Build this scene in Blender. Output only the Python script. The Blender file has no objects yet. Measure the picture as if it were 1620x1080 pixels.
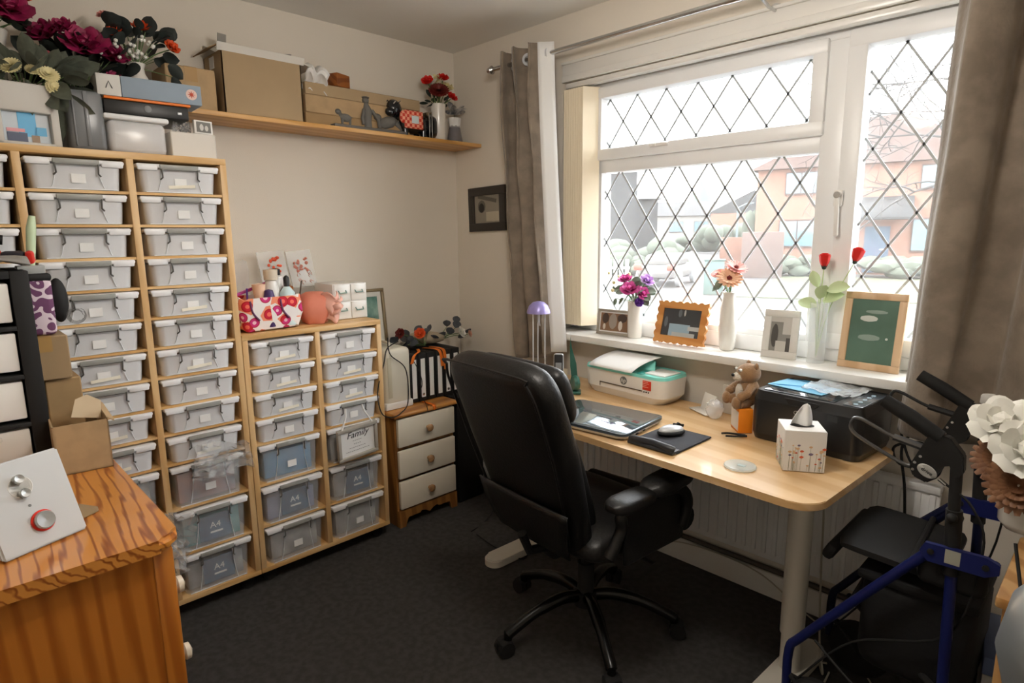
import bpy, bmesh, math, random
from mathutils import Vector, Matrix, Euler
S = bpy.context.scene
COL = S.collection
PI = math.pi
def R(d): return math.radians(d)
random.seed(7)

# ------------------------------------------------------------------ camera
cam = bpy.data.cameras.new('camera'); camo = bpy.data.objects.new('camera', cam); COL.objects.link(camo)
S.camera = camo
yaw, pit, rol = R(45.826), R(10.027), R(-0.545)
fw = Vector((-math.sin(yaw)*math.cos(pit), math.cos(yaw)*math.cos(pit), -math.sin(pit)))
rt = Vector((math.cos(yaw), math.sin(yaw), 0)); up = rt.cross(fw)
rt2 = rt*math.cos(rol)+up*math.sin(rol); up2 = up*math.cos(rol)-rt*math.sin(rol)
M = Matrix((rt2, up2, -fw)).transposed().to_4x4(); M.translation = Vector((2.774, -2.266, 1.424))
camo.matrix_world = M
cam.sensor_width = 36; cam.lens = 963.5/1620*36; cam.clip_start = .02; cam.clip_end = 500
S.view_settings.view_transform = 'Standard'; S.view_settings.look = 'None'
S.view_settings.gamma = 1; S.view_settings.exposure = 0.68
# ------------------------------------------------------------------ sky and daylight
W = bpy.data.worlds.new('sky'); S.world = W; W.use_nodes = True
nt = W.node_tree; bg = nt.nodes['Background']
bg.inputs[0].default_value = (.93, .97, 1.0, 1); bg.inputs[1].default_value = 9.0
def area(name, loc, rot, sx, sy, e, c, portal=False):
    l = bpy.data.lights.new(name, 'AREA'); l.shape = 'RECTANGLE'; l.size = sx; l.size_y = sy; l.energy = e; l.color = c
    if portal: l.cycles.is_portal = True
    o = bpy.data.objects.new(name, l); COL.objects.link(o); o.location = loc; o.rotation_euler = rot; return o
area('window_portal', (1.75, .2, 1.53), (R(90), 0, 0), 2.0, 1.2, 1, (1, 1, 1), True)
sun = bpy.data.lights.new('sun', 'SUN'); sun.energy = 3.0; sun.angle = R(8); sun.color = (1, .94, .85)
suno = bpy.data.objects.new('sun', sun); COL.objects.link(suno)
suno.rotation_euler = Vector((.55, .35, -.75)).to_track_quat('-Z', 'Y').to_euler()
FILL_LAMP_E = 30.0      # emission of the unseen fill globe added under the ceiling

# ------------------------------------------------------------------ materials
def hx(h, k=1.0):
    v = [int(h[i:i+2], 16)/255 for i in (0, 2, 4)]
    return tuple([(c/12.92 if c <= .04045 else ((c+.055)/1.055)**2.4)*k for c in v])+(1,)
MC = {}
def mat(name, col, rough=.5, metal=0, bump=0, bscale=200, var=0, vscale=6, trans=0, alpha=1, emit=None, es=0, sheen=0, coat=0, col2=None, spec=.5):
    if name in MC: return MC[name]
    m = bpy.data.materials.new(name); m.use_nodes = True; n = m.node_tree; b = n.nodes['Principled BSDF']
    c = hx(col) if isinstance(col, str) else col
    b.inputs['Base Color'].default_value = c; b.inputs['Roughness'].default_value = rough; b.inputs['Metallic'].default_value = metal
    b.inputs['Specular IOR Level'].default_value = spec
    if trans: b.inputs['Transmission Weight'].default_value = trans
    if sheen: b.inputs['Sheen Weight'].default_value = sheen
    if coat: b.inputs['Coat Weight'].default_value = coat
    if emit: b.inputs['Emission Color'].default_value = hx(emit); b.inputs['Emission Strength'].default_value = es
    tc = n.nodes.new('ShaderNodeTexCoord')
    if var or col2:
        no = n.nodes.new('ShaderNodeTexNoise'); no.inputs['Scale'].default_value = vscale; no.inputs['Detail'].default_value = 6
        n.links.new(tc.outputs['Object'], no.inputs['Vector'])
        mx = n.nodes.new('ShaderNodeMix'); mx.data_type = 'RGBA'
        c2 = (hx(col2) if isinstance(col2, str) else col2) if col2 else tuple(x*(1-var) for x in c[:3])+(1,)
        mx.inputs[6].default_value = c; mx.inputs[7].default_value = c2
        rp = n.nodes.new('ShaderNodeValToRGB'); rp.color_ramp.elements[0].position = .38; rp.color_ramp.elements[1].position = .62
        n.links.new(no.outputs['Fac'], rp.inputs[0]); n.links.new(rp.outputs[0], mx.inputs[0]); n.links.new(mx.outputs[2], b.inputs['Base Color'])
    if bump:
        nb = n.nodes.new('ShaderNodeTexNoise'); nb.inputs['Scale'].default_value = bscale; nb.inputs['Detail'].default_value = 4
        n.links.new(tc.outputs['Object'], nb.inputs['Vector'])
        bu = n.nodes.new('ShaderNodeBump'); bu.inputs['Strength'].default_value = bump; bu.inputs['Distance'].default_value = .004
        n.links.new(nb.outputs['Fac'], bu.inputs['Height']); n.links.new(bu.outputs[0], b.inputs['Normal'])
    if alpha < 1:
        tr = n.nodes.new('ShaderNodeBsdfTransparent'); ms = n.nodes.new('ShaderNodeMixShader'); ms.inputs[0].default_value = alpha
        o = n.nodes['Material Output']
        n.links.new(tr.outputs[0], ms.inputs[1]); n.links.new(b.outputs[0], ms.inputs[2]); n.links.new(ms.outputs[0], o.inputs[0])
    MC[name] = m; return m
def wood(name, c1, c2, scale=6, axis='Z', dist=3, rough=.4, coat=0, stretch=.12, contrast=(.35, .75)):
    if name in MC: return MC[name]
    m = bpy.data.materials.new(name); m.use_nodes = True; n = m.node_tree; b = n.nodes['Principled BSDF']
    tc = n.nodes.new('ShaderNodeTexCoord'); mp = n.nodes.new('ShaderNodeMapping')
    sc = {'X': (stretch, 1, 1), 'Y': (1, stretch, 1), 'Z': (1, 1, stretch)}[axis]
    mp.inputs['Scale'].default_value = sc
    n.links.new(tc.outputs['Object'], mp.inputs['Vector'])
    wv = n.nodes.new('ShaderNodeTexWave'); wv.wave_type = 'BANDS'
    wv.bands_direction = 'DIAGONAL'; wv.inputs['Scale'].default_value = scale; wv.inputs['Distortion'].default_value = dist
    wv.inputs['Detail'].default_value = 2; wv.inputs['Detail Scale'].default_value = 1.2
    n.links.new(mp.outputs[0], wv.inputs['Vector'])
    rp = n.nodes.new('ShaderNodeValToRGB'); rp.color_ramp.elements[0].position = contrast[0]; rp.color_ramp.elements[1].position = contrast[1]
    rp.color_ramp.elements[0].color = hx(c1); rp.color_ramp.elements[1].color = hx(c2)
    n.links.new(wv.outputs['Fac'], rp.inputs[0]); n.links.new(rp.outputs[0], b.inputs['Base Color'])
    b.inputs['Roughness'].default_value = rough; b.inputs['Coat Weight'].default_value = coat
    MC[name] = m; return m
wallm = mat('wall_paint', 'e2dacd', .9, bump=.15, bscale=300)
ceilm = mat('ceiling_paint', 'e9e6df', .95, bump=.15, bscale=200)
carpet = mat('grey_carpet', '565452', .98, bump=1.0, bscale=900, col2='4b4947', vscale=40, spec=.1)
beech = wood('beech_board', 'dcb885', 'd0a872', 9, 'Z', 2, .45)
beechy = wood('beech_board_flat', 'dcb67f', 'cfa468', 9, 'Y', 2, .4)
deskw = wood('desk_beech', 'dcb98a', 'd2aa76', 7, 'X', 1.5, .33, coat=.2)
pine = wood('lacquered_pine', 'c4782c', 'a65c1a', 15, 'Z', 3.5, .3, coat=.4, stretch=.05, contrast=(.4, .95))
pinet = wood('lacquered_pine_top', 'd08a3c', '97501a', 26, 'X', 7, .3, coat=.4, stretch=.09, contrast=(.62, 1.0))
pineo = wood('oak_top', 'c58a45', 'a86b2c', 8, 'Y', 3, .35, coat=.3)
pinel = wood('pale_pine', 'c79a62', 'ab7b42', 7, 'Z', 3, .45)
upvc = mat('white_upvc', 'f0f1f1', .35)
white = mat('white_plastic', 'e9e7e2', .35)
gloss = mat('white_gloss', 'e8e6e0', .25)
paper = mat('white_paper', 'eeeeec', .8)
ceramic = mat('white_ceramic', 'e9e5dc', .2, coat=.4)
black = mat('black_plastic', '151515', .4)
blackm = mat('matt_black', '121212', .7)
leather = mat('black_leather', '141414', .42, bump=.25, bscale=120)
rubber = mat('black_rubber', '0e0e0e', .8)
chrome = mat('chrome', 'c8c8c8', .2, 1)
silver = mat('silver_paint', 'c9cccf', .35, .3)
greyp = mat('grey_plastic', '7d7f80', .4)
clear = mat('clear_plastic', 'f8f9fb', .22, alpha=.6)
clearer = mat('clear_plastic_deep', 'eef1f4', .12, alpha=.17)
clearlid = mat('frosted_lid', 'f8f9fb', .3, alpha=.88)
clearh = mat('grey_clip', 'a3a49f', .35, alpha=.85)
clipd = mat('dark_clip', '55534f', .4)
glassm = mat('thin_glass', 'f4f8fa', .05, alpha=.16)
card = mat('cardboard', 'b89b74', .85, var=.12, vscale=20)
cardd = mat('dark_cardboard', 'a5875f', .85, var=.1, vscale=15)  # darker brown cardboard
tape = mat('brown_tape', 'a9854f', .3)
orange = mat('orange_plastic', 'e8781c', .5)
steelb = mat('blue_metallic_paint', '1b2566', .35, .3, coat=.3)
dgreen = mat('eucalyptus_leaf', '7d8b78', .6, var=.3, vscale=30)
kgreen = mat('dark_leaf', '27352a', .6, var=.3, vscale=30)
pgreen = mat('pale_leaf', 'bccc9c', .6)
ggrey = mat('grey_leaf', '50545a', .6, var=.3, vscale=40)
stemg = mat('stem_green', '5f7a4a', .6)
red = mat('red_petal', 'd41c10', .55)
ored = mat('orange_petal', 'd8501c', .55)
pink = mat('pink_petal', 'e46ab2', .55, col2='cc4696', vscale=30)
magenta = mat('magenta_petal', 'a51e58', .55, col2='7d1240', vscale=30)
ppink = mat('pale_pink_petal', 'f0a9a0', .55)
peach = mat('peach_petal', 'f2c3a0', .55)
lilac = mat('lilac_petal', 'c59ad8', .55)
purple = mat('purple_petal', '5e2f8c', .55)
wpetal = mat('white_petal', 'efeee6', .6)
ypetal = mat('cream_petal', 'e6dba8', .6)
brownp = mat('brown_petal', '6b4429', .6, col2='8a6040', vscale=40)
maroon = mat('maroon_petal', '6a1a14', .6)

# ------------------------------------------------------------------ mesh builder
class MB:
    def __init__(s): s.bm = bmesh.new(); s.mi = 0
    def _f(s, faces):
        for f in faces: f.material_index = s.mi; f.smooth = True
    def bx(s, c, d, bev=0, rot=None, seg=2):
        r = bmesh.ops.create_cube(s.bm, size=1); v = r['verts']
        for q in v: q.co = Vector((q.co.x*d[0], q.co.y*d[1], q.co.z*d[2]))
        fs = list({f for q in v for f in q.link_faces})
        if bev:
            es = list({e for q in v for e in q.link_edges})
            rr = bmesh.ops.bevel(s.bm, geom=es, offset=min(bev, min(d)*.49), segments=seg, profile=.5, affect='EDGES')
            v = list({q for f in rr['faces'] for q in f.verts}|{q for q in v if q.is_valid})
            fs = list({f for q in v for f in q.link_faces})
        m = Matrix.Translation(Vector(c))
        if rot is not None: m = m @ (rot.to_4x4() if isinstance(rot, Matrix) else Euler(rot).to_matrix().to_4x4())
        bmesh.ops.transform(s.bm, matrix=m, verts=v); s._f(fs); return s
    def b2(s, x0, x1, y0, y1, z0, z1, bev=0, seg=2):
        return s.bx(((x0+x1)/2, (y0+y1)/2, (z0+z1)/2), (abs(x1-x0), abs(y1-y0), abs(z1-z0)), bev, None, seg)
    def _ring(s, c, u, v, r, n): return [s.bm.verts.new(c+u*math.cos(2*PI*i/n)*r+v*math.sin(2*PI*i/n)*r) for i in range(n)]
    def tube(s, pts, r, n=8, caps=True):
        pts = [Vector(p) for p in pts]; rs = r if isinstance(r, (list, tuple)) else [r]*len(pts)
        t = (pts[1]-pts[0]).normalized(); u = t.orthogonal().normalized(); rings = []
        for i, p in enumerate(pts):
            a = pts[max(i-1, 0)]; b = pts[min(i+1, len(pts)-1)]; t = (b-a)
            t = t.normalized() if t.length > 1e-9 else Vector((0, 0, 1))
            u = (u-t*u.dot(t)); u = u.normalized() if u.length > 1e-6 else t.orthogonal().normalized()
            rings.append(s._ring(p, u, t.cross(u), max(rs[i], 1e-5), n))
        fs = []
        for a, b in zip(rings, rings[1:]):
            for i in range(n): fs.append(s.bm.faces.new((a[i], a[(i+1) % n], b[(i+1) % n], b[i])))
        if caps: fs.append(s.bm.faces.new(rings[0][::-1])); fs.append(s.bm.faces.new(rings[-1]))
        s._f(fs); return s
    def cyl(s, p0, p1, r0, r1=None, n=20): return s.tube([p0, p1], [r0, r0 if r1 is None else r1], n)
    def lathe(s, prof, c=(0, 0, 0), n=28, rot=None, sq=(1, 1)):
        c = Vector(c); m = rot.to_3x3() if rot is not None else Matrix.Identity(3); rings = []
        for r, z in prof:
            rings.append([s.bm.verts.new(c+m@Vector((math.cos(2*PI*i/n)*max(r, 1e-5)*sq[0], math.sin(2*PI*i/n)*max(r, 1e-5)*sq[1], z))) for i in range(n)])
        fs = []
        for a, b in zip(rings, rings[1:]):
            for i in range(n): fs.append(s.bm.faces.new((a[i], a[(i+1) % n], b[(i+1) % n], b[i])))
        if prof[0][0] > 1e-4: fs.append(s.bm.faces.new(rings[0][::-1]))
        if prof[-1][0] > 1e-4: fs.append(s.bm.faces.new(rings[-1]))
        s._f(fs); return s
    def prism(s, poly, h, m=None):
        m = m or Matrix.Identity(4); a = [s.bm.verts.new(m@Vector((x, y, 0))) for x, y in poly]; b = [s.bm.verts.new(m@Vector((x, y, h))) for x, y in poly]
        n = len(poly); fs = [s.bm.faces.new(a[::-1]), s.bm.faces.new(b)]
        for i in range(n): fs.append(s.bm.faces.new((a[i], a[(i+1) % n], b[(i+1) % n], b[i])))
        s._f(fs); return s
    def sph(s, c, r, rot=None, sub=2):
        rr = r if isinstance(r, (tuple, list)) else (r, r, r)
        q = bmesh.ops.create_icosphere(s.bm, subdivisions=sub, radius=1)['verts']
        m = Matrix.Translation(Vector(c))
        if rot is not None: m = m @ Euler(rot).to_matrix().to_4x4()
        m = m @ Matrix.Diagonal((*rr, 1)); bmesh.ops.transform(s.bm, matrix=m, verts=q)
        s._f({f for v in q for f in v.link_faces}); return s
    def grid(s, f, nu, nv, close=False):
        g = [[s.bm.verts.new(Vector(f(i/nu, j/nv))) for j in range(nv+1)] for i in range(nu+1)]; fs = []
        for i in range(nu):
            for j in range(nv): fs.append(s.bm.faces.new((g[i][j], g[i+1][j], g[i+1][j+1], g[i][j+1])))
        s._f(fs); return s
    def quad(s, *p): s._f([s.bm.faces.new([s.bm.verts.new(Vector(q)) for q in p])]); return s
    # --- plants
    def leaf(s, p, d, l, w, roll=0, fold=.25, droop=.3):
        p = Vector(p); d = Vector(d).normalized(); u = d.orthogonal().normalized(); u = Matrix.Rotation(roll, 3, d)@u; nn = d.cross(u)
        def f(a, b):
            ww = w*.5*math.sin(PI*min(1, a*.97+.03))**.7; x = (b-.5)*2
            return p+d*l*a+u*ww*x+nn*(abs(x)*ww*fold)-Vector((0, 0, 1))*droop*l*a*a*.5
        return s.grid(f, 6, 4)
    def petals(s, c, n, r, cnt, lift, w, z0=0, cup=.5, ph=0, r0=.1):
        c = Vector(c); n = Vector(n).normalized(); u = n.orthogonal().normalized(); v = n.cross(u)
        for k in range(cnt):
            a = 2*PI*k/cnt+ph; d = u*math.cos(a)+v*math.sin(a); t = n.cross(d)
            def f(x, y, d=d, t=t):
                yy = (y-.5)*2; ww = w*math.sin(PI*min(1, x*.8+.12))**.6
                return c+n*z0+d*(r*(r0+(1-r0)*x*math.cos(lift)))+n*(r*(1-r0)*x*math.sin(lift)-cup*r*yy*yy*.15+cup*r*x*x*.12)+t*ww*yy
            s.grid(f, 4, 3)
        return s
    def rose(s, c, n, r):
        n = Vector(n).normalized(); c = Vector(c)
        for k, (rr, lift, cnt) in enumerate(((1, .35, 7), (.85, .75, 6), (.65, 1.1, 5), (.42, 1.35, 4))):
            s.petals(c, n, r*rr, cnt, lift, r*rr*.5, z0=r*.05*k, cup=.8, ph=k*.7)
        s.sph(c+n*r*.3, r*.32, sub=1); return s
    def daisy(s, c, n, r, cnt=16, rows=2, lift=.2):
        for k in range(rows): s.petals(c, n, r*(1-.2*k), cnt, lift+.25*k, r*.16, z0=.03*r*k, cup=.2, ph=k*PI/cnt)
        return s

def obj(name, mb, mats, parent=None, loc=(0, 0, 0), rot=(0, 0, 0), sharp=40, solid=0, sub=0):
    me = bpy.data.meshes.new(name); bmesh.ops.recalc_face_normals(mb.bm, faces=mb.bm.faces) if not getattr(mb, 'raw', 0) else None
    mb.bm.to_mesh(me); mb.bm.free()
    for m in (mats if isinstance(mats, (list, tuple)) else [mats]): me.materials.append(m)
    try: me.set_sharp_from_angle(angle=R(sharp))
    except Exception: pass
    o = bpy.data.objects.new(name, me); COL.objects.link(o); o.parent = parent; o.location = loc; o.rotation_euler = rot
    if solid: q = o.modifiers.new('solid', 'SOLIDIFY'); q.thickness = solid; q.offset = 0
    if sub: q = o.modifiers.new('sub', 'SUBSURF'); q.levels = sub; q.render_levels = sub
    return o
def tag(o, label, cat, group=None):
    o['label'] = label; o['category'] = cat
    if group: o['group'] = group
    return o
def thing(name, label, cat, loc=(0, 0, 0), rz=0, group=None, rot=None):
    o = bpy.data.objects.new(name, None); COL.objects.link(o); o.location = loc; o.rotation_euler = rot or (0, 0, R(rz)); o.empty_display_size = .05
    return tag(o, label, cat, group)
def solo(name, mb, mats, label, cat, loc=(0, 0, 0), rz=0, group=None, rot=None, **k):
    return tag(obj(name, mb, mats, None, loc, rot or (0, 0, R(rz)), **k), label, cat, group)
def struct(name, mb, mats, parent=None, **k):
    o = obj(name, mb, mats, parent, **k)
    if parent is None: o['kind'] = 'structure'
    return o
def dup(root, loc, rot, label, group=None):
    r = root.copy(); COL.objects.link(r); r.location = loc; r.rotation_euler = rot; r['label'] = label
    if group: r['group'] = group
    for ch in list(root.children):
        c = ch.copy(); COL.objects.link(c); c.parent = r
        for g in list(ch.children):
            d = g.copy(); COL.objects.link(d); d.parent = c
    return r
def lettering(txt, size, m, parent, loc, rot, name='lettering', ext=.0006, sx=1, shear=0):
    cu = bpy.data.curves.new('t', 'FONT'); cu.body = txt; cu.size = size; cu.extrude = ext; cu.align_x = 'CENTER'; cu.align_y = 'CENTER'; cu.shear = shear; cu.resolution_u = 3
    t = bpy.data.objects.new('t', cu); COL.objects.link(t); dg = bpy.context.evaluated_depsgraph_get()
    me = bpy.data.meshes.new_from_object(t.evaluated_get(dg)); bpy.data.objects.remove(t); me.materials.clear(); me.materials.append(m)
    o = bpy.data.objects.new(name, me); COL.objects.link(o); o.parent = parent; o.location = loc; o.rotation_euler = rot; o.scale = (sx, 1, 1)
    return o
def V(*a): return Vector(a)
def arc(c, r, a0, a1, n, plane='xz'):
    out = []
    for i in range(n+1):
        a = R(a0+(a1-a0)*i/n); x, y = r*math.cos(a), r*math.sin(a)
        out.append({'xz': (c[0]+x, c[1], c[2]+y), 'xy': (c[0]+x, c[1]+y, c[2]), 'yz': (c[0], c[1]+x, c[2]+y)}[plane])
    return out
def spline(P, n=8):
    P = [Vector(p) for p in P]; out = []
    for i in range(len(P)-1):
        a, b, c, d = P[max(i-1, 0)], P[i], P[i+1], P[min(i+2, len(P)-1)]
        for k in range(n):
            t = k/n; out.append(.5*((2*b)+(c-a)*t+(2*a-5*b+4*c-d)*t*t+(3*b-a-3*c+d)*t**3))
    out.append(P[-1]); return out
# ------------------------------------------------------------------ room shell
XR, YB, H = 3.5, -3.0, 2.4
struct('floor', MB().b2(-.1, XR+.1, YB-.1, .1, -.1, 0), carpet)
struct('ceiling', MB().b2(-.1, XR+.1, YB-.1, .3, H, H+.1), ceilm)
struct('wall_left', MB().b2(-.1, 0, YB-.1, .3, 0, H), wallm)
struct('wall_right', MB().b2(XR, XR+.1, YB-.1, .3, 0, H), wallm)
struct('wall_back', MB().b2(0, XR, YB-.1, YB, 0, H), wallm)
WX0, WX1, WZ0, WZ1 = .80, 2.84, .925, 2.108
m = MB(); m.b2(0, WX0, 0, .28, 0, H); m.b2(WX1, XR, 0, .28, 0, H); m.b2(WX0, WX1, 0, .28, 0, WZ0); m.b2(WX0, WX1, 0, .28, WZ1, H)
struct('wall_window', m, wallm)
m = MB(); m.b2(0, XR, -.016, 0, 0, .1, .004); struct('baseboard_window', m, gloss)
m = MB(); m.b2(0, .016, YB, -.02, 0, .1, .004); struct('baseboard_left', m, gloss)
# lintel boards above the window
m = MB(); m.b2(.80, 3.05, -.014, 0, 2.108, 2.136, .003); m.b2(.80, 3.05, -.008, 0, 2.136, 2.195, .002); m.b2(.80, 3.05, -.018, 0, 2.183, 2.195, .003)
struct('trim_1', m, gloss)
# sill
m = MB(); m.b2(.79, 2.90, -.105, .10, .925, .958, .006); struct('window_sill', m, gloss)['kind'] = 'structure'
# window
wf = bpy.data.objects.new('window_1', None); COL.objects.link(wf); wf['kind'] = 'structure'
GY = .105
m = MB()
m.b2(.80, WX1, .07, .15, 2.06, 2.108, .005); m.b2(.80, WX1, .07, .15, .958, 1.02, .005); m.b2(.80, .90, .07, .15, 1.02, 2.06, .004); m.b2(2.77, WX1, .07, .15, 1.02, 2.06, .004)
m.b2(1.932, 2.02, .072, .15, 1.018, 2.062, .004); m.b2(.898, 1.934, .074, .15, 1.697, 1.762, .004)
m.b2(.898, .973, .076, .15, 1.04, 1.70, .004); m.b2(.898, 1.934, .0745, .15, 1.018, 1.045, .004)
struct('window_frame', m, upvc, wf)
m = MB()
def sash(m, x0, x1, z0, z1, w, y0=.055, y1=.13):
    m.b2(x0, x1, y0, y1, z1-w, z1, .008); m.b2(x0, x1, y0, y1, z0, z0+w, .008); m.b2(x0, x0+w, y0+.0015, y1, z0+w-.004, z1-w+.004, .004); m.b2(x1-w, x1, y0+.0015, y1, z0+w-.004, z1-w+.004, .004)
sash(m, .93, 1.944, 1.752, 2.072, .05); struct('fanlight_sash', m, upvc, wf)
m = MB(); sash(m, 2.008, 2.79, 1.005, 2.082, .06); struct('casement_sash', m, upvc, wf)
for x0, x1, z0, z1 in ((.97, 1.90, 1.80, 2.025), (.97, 1.935, 1.04, 1.70), (2.065, 2.735, 1.06, 2.025)):
    struct('window_pane', MB().b2(x0, x1, GY, GY+.004, z0, z1), glassm, wf)
lead = mat('lead_came', 'b4b8ba', .6)
def leads(x0, x1, z0, z1, xs, zs, hw=.073, hh=.1075):
    m = MB(); w = .0078
    for sgn in (1, -1):
        for k in range(-40, 60):
            # line: x = xs + sgn*(z-zs)*hw/hh + k*2*hw
            P = []
            f = lambda z: xs+sgn*(z-zs)*hw/hh+k*2*hw
            g = lambda x: zs+sgn*(x-xs-k*2*hw)*hh/hw
            c = [(f(z0), z0), (f(z1), z1), (x0, g(x0)), (x1, g(x1))]
            P = sorted({(round(a, 4), round(b, 4)) for a, b in c if x0-1e-4 <= a <= x1+1e-4 and z0-1e-4 <= b <= z1+1e-4})
            if len(P) >= 2 and abs(P[0][0]-P[-1][0]) > .01:
                a, b = V(P[0][0], GY-.001, P[0][1]), V(P[-1][0], GY-.001, P[-1][1]); d = (b-a)
                m.bx((a+b)/2, (d.length, .004, w), 0, Euler((0, -math.atan2(d.z, d.x), 0)).to_matrix())
    return m
struct('lead_lattice', leads(.979, 1.90, 1.80, 2.024, 1.287, 2.021, hh=.1025), lead, wf)
struct('lead_lattice', leads(.973, 1.932, 1.045, 1.697, 1.206, 1.708, hh=.1095), lead, wf)
struct('lead_lattice', leads(2.068, 2.73, 1.065, 2.022, 2.168, 2.017, hw=.0735, hh=.1075), lead, wf)
m = MB(); m.bx((2.016, .05, 1.535), (.03, .012, .055), .005); m.bx((2.018, .038, 1.475), (.016, .012, .14), .005, (0, R(-2), 0)); struct('window_handle', m, white, wf)
m = MB(); m.cyl((2.016, .045, 1.545), (2.016, .030, 1.545), .011); struct('handle_lock', m, chrome, wf)
m = MB(); m.bx((1.29, .05, 1.79), (.09, .014, .014), .005); m.bx((1.27, .046, 1.79), (.02, .014, .012), .003); struct('vent_catch', m, white, wf)
# radiator
m = MB(); m.b2(.98, 2.42, -.045, -.03, .17, .62, .006)
for i in range(36): m.bx((1.0+i*.04, -.047, .395), (.018, .012, .40), .005)
rad = thing('radiator', 'white ribbed panel radiator on the wall beneath the desk', 'radiator', (0, 0, 0))
obj('panel', m, upvc, rad)
m = MB(); m.b2(.98, 2.42, -.055, -.012, .60, .625, .004); obj('top_grille', m, upvc, rad)
m = MB(); m.tube([(1.02, -.03, .17), (1.02, -.03, .125), (.3, -.03, .125)], .008); m.tube([(2.38, -.03, .17), (2.38, -.03, .125), (2.9, -.03, .125)], .008); m.tube([(1.0, -.025, .125), (2.4, -.025, .125)], .011); obj('pipe', m, mat('pipe_paint', '4b443c', .5), rad)
# curtain rail
rail = thing('curtain_pole', 'brushed steel curtain pole above the window', 'curtain pole', (0, 0, 0))
RY, RZ = -.13, 2.21
m = MB(); m.tube([(.47, RY, RZ), (1.68, RY, RZ)], .0105, 12); m.tube([(1.66, RY, RZ), (3.05, RY, RZ)], .0125, 12); obj('pole', m, chrome, rail)
m = MB(); m.lathe([(0, 0), (.012, .002), (.02, .03), (.01, .04), (.010, .05)], (0, 0, 0), 16); obj('finial', m, chrome, rail, (.425, RY, RZ), (0, R(90), 0))
for x in (.52, 1.78, 2.98):
    m = MB(); m.tube([(x, 0, RZ-.03), (x, -.06, RZ-.03), (x, RY, RZ-.014)], .006); m.cyl((x, 0, RZ-.03), (x, -.006, RZ-.03), .025); obj('bracket', m, chrome, rail)
# curtains
velvet = mat('crushed_velvet', '8a7c6c', .75, bump=.7, bscale=45, col2='776a5b', vscale=14, sheen=.4)
lining = mat('curtain_lining', 'e4e4e2', .8)
def curtain(t, xa0, xa1, xb0, xb1, z1, z0, folds, amp, ph=0, sk=0, seedy=1.0):
    m = MB()
    def f(u, v):
        z = z1+(z0-z1)*v; a = xa0+(xb0-xa0)*v**1.3; b = xa1+(xb1-xa1)*v**1.3
        w = math.sin(2*PI*folds*u+ph+.6*math.sin(3*v+u*5))
        x = a+(b-a)*u+.012*math.sin(4*PI*folds*u+v*2)
        y = RY+amp*w*(1-.25*v)+.006*math.sin(17*v+9*u*seedy)
        if v < .03: z = z1
        return (x, y, z+sk*u*v)
    m.grid(f, int(26*folds), 60); return obj('drape', m, velvet, t, solid=.005)
c1 = thing('curtain', 'taupe crushed velvet eyelet curtain gathered at the left of the window', 'curtain', (0, 0, 0), group='velvet curtains')
curtain(c1, .505, .79, .585, .90, 2.262, .80, 3.25, .052, 0.4, .05)
m = MB(); m.grid(lambda u, v: (.80+.055*u+.085*v**1.3, RY-.045+.05*u, 2.255-v*1.38), 4, 30); obj('lining', m, lining, c1, solid=.003)
for x, a in ((.60, 60), (.70, -60), (.822, 20)):
    m = MB(); m.lathe([(.017, -.004), (.028, -.004), (.028, .004), (.017, .004), (.017, -.004)], (0, 0, 0), 24); obj('eyelet', m, silver, c1, (x, RY, RZ), (R(90), 0, R(a+ (90 if 1 else 0))))
c2 = thing('curtain', 'wide taupe velvet curtain hanging open at the right of the window', 'curtain', (0, 0, 0), group='velvet curtains')
curtain(c2, 2.335, 2.99, 2.285, 2.97, 2.262, .80, 3.2, .055, 1.9, 0)
for x in (2.42, 2.60, 2.78):
    m = MB(); m.lathe([(.017, -.004), (.028, -.004), (.028, .004), (.017, .004), (.017, -.004)], (0, 0, 0), 24); obj('eyelet', m, silver, c2, (x, RY, RZ), (0, R(90), R(15)))
# vertical blind stacked at the left
bl = thing('vertical_blind', 'cream vertical blind stacked at the left end of the window', 'blind', (0, 0, 0))
m = MB(); m.b2(.81, 2.83, .005, .045, 2.082, 2.106, .004); obj('headrail', m, gloss, bl)
cream = mat('cream_blind_fabric', 'f3e6cc', .85)
for i in range(9):
    m = MB(); m.bx((0, 0, 0), (.085, .0015, 1.09)); obj('slat', m, cream, bl, (.835+.014*i, .026, 1.53), (0, 0, R(62)))

lp = thing('fill_lamp', 'unseen globe lamp added under the ceiling to brighten the room', 'lamp', (1.9, -1.35, 2.4))  # added fill lamp above the view, brightens the interior
obj('fill_lamp_rose', MB().lathe([(.006, -.26), (.006, -.03), (.05, -.025), (.055, 0)], (0, 0, 0)), white, lp)
obj('globe', MB().sph((0, 0, -.33), .125, sub=3), mat('fill_globe_glass', 'ffffff', .5, emit='fff6ec', es=FILL_LAMP_E), lp)
# ------------------------------------------------------------------ outside
GZ = -.6
OK = .24           # outdoor surfaces reflect far less than paper white
grassm = mat('lawn_grass', hx('a5b57c', OK*.5), .9, col2=hx('b9c08e', OK*.5), vscale=1.5)
road = mat('pale_asphalt', hx('b5b3b4', OK*.42), .9, var=.05, vscale=2)
pave = mat('pale_pavement', hx('c9c5c0', OK*.45), .9)
brick = mat('terracotta_brick', hx('e6ab92', OK), .9, var=.1, vscale=3)
tile = mat('terracotta_roof_tile', hx('d9a08c', OK*.25), .9, var=.08, vscale=2)
tileg = mat('grey_roof_tile', hx('c0bfc1', OK*.3), .9)
render_ = mat('pale_render', hx('d8d3ca', OK), .9)
winb = mat('window_glass_outdoor', hx('9fc6d2', OK), .15)
bwood = mat('brown_window_frame', hx('7a4f42', OK), .6)
hedge = mat('hedge_leaf', hx('8e9a86', OK), .9, var=.2, vscale=8)
m = MB(); m.b2(-60, 60, .6, 140, GZ-.2, GZ); struct('ground_outside', m, road)
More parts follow.
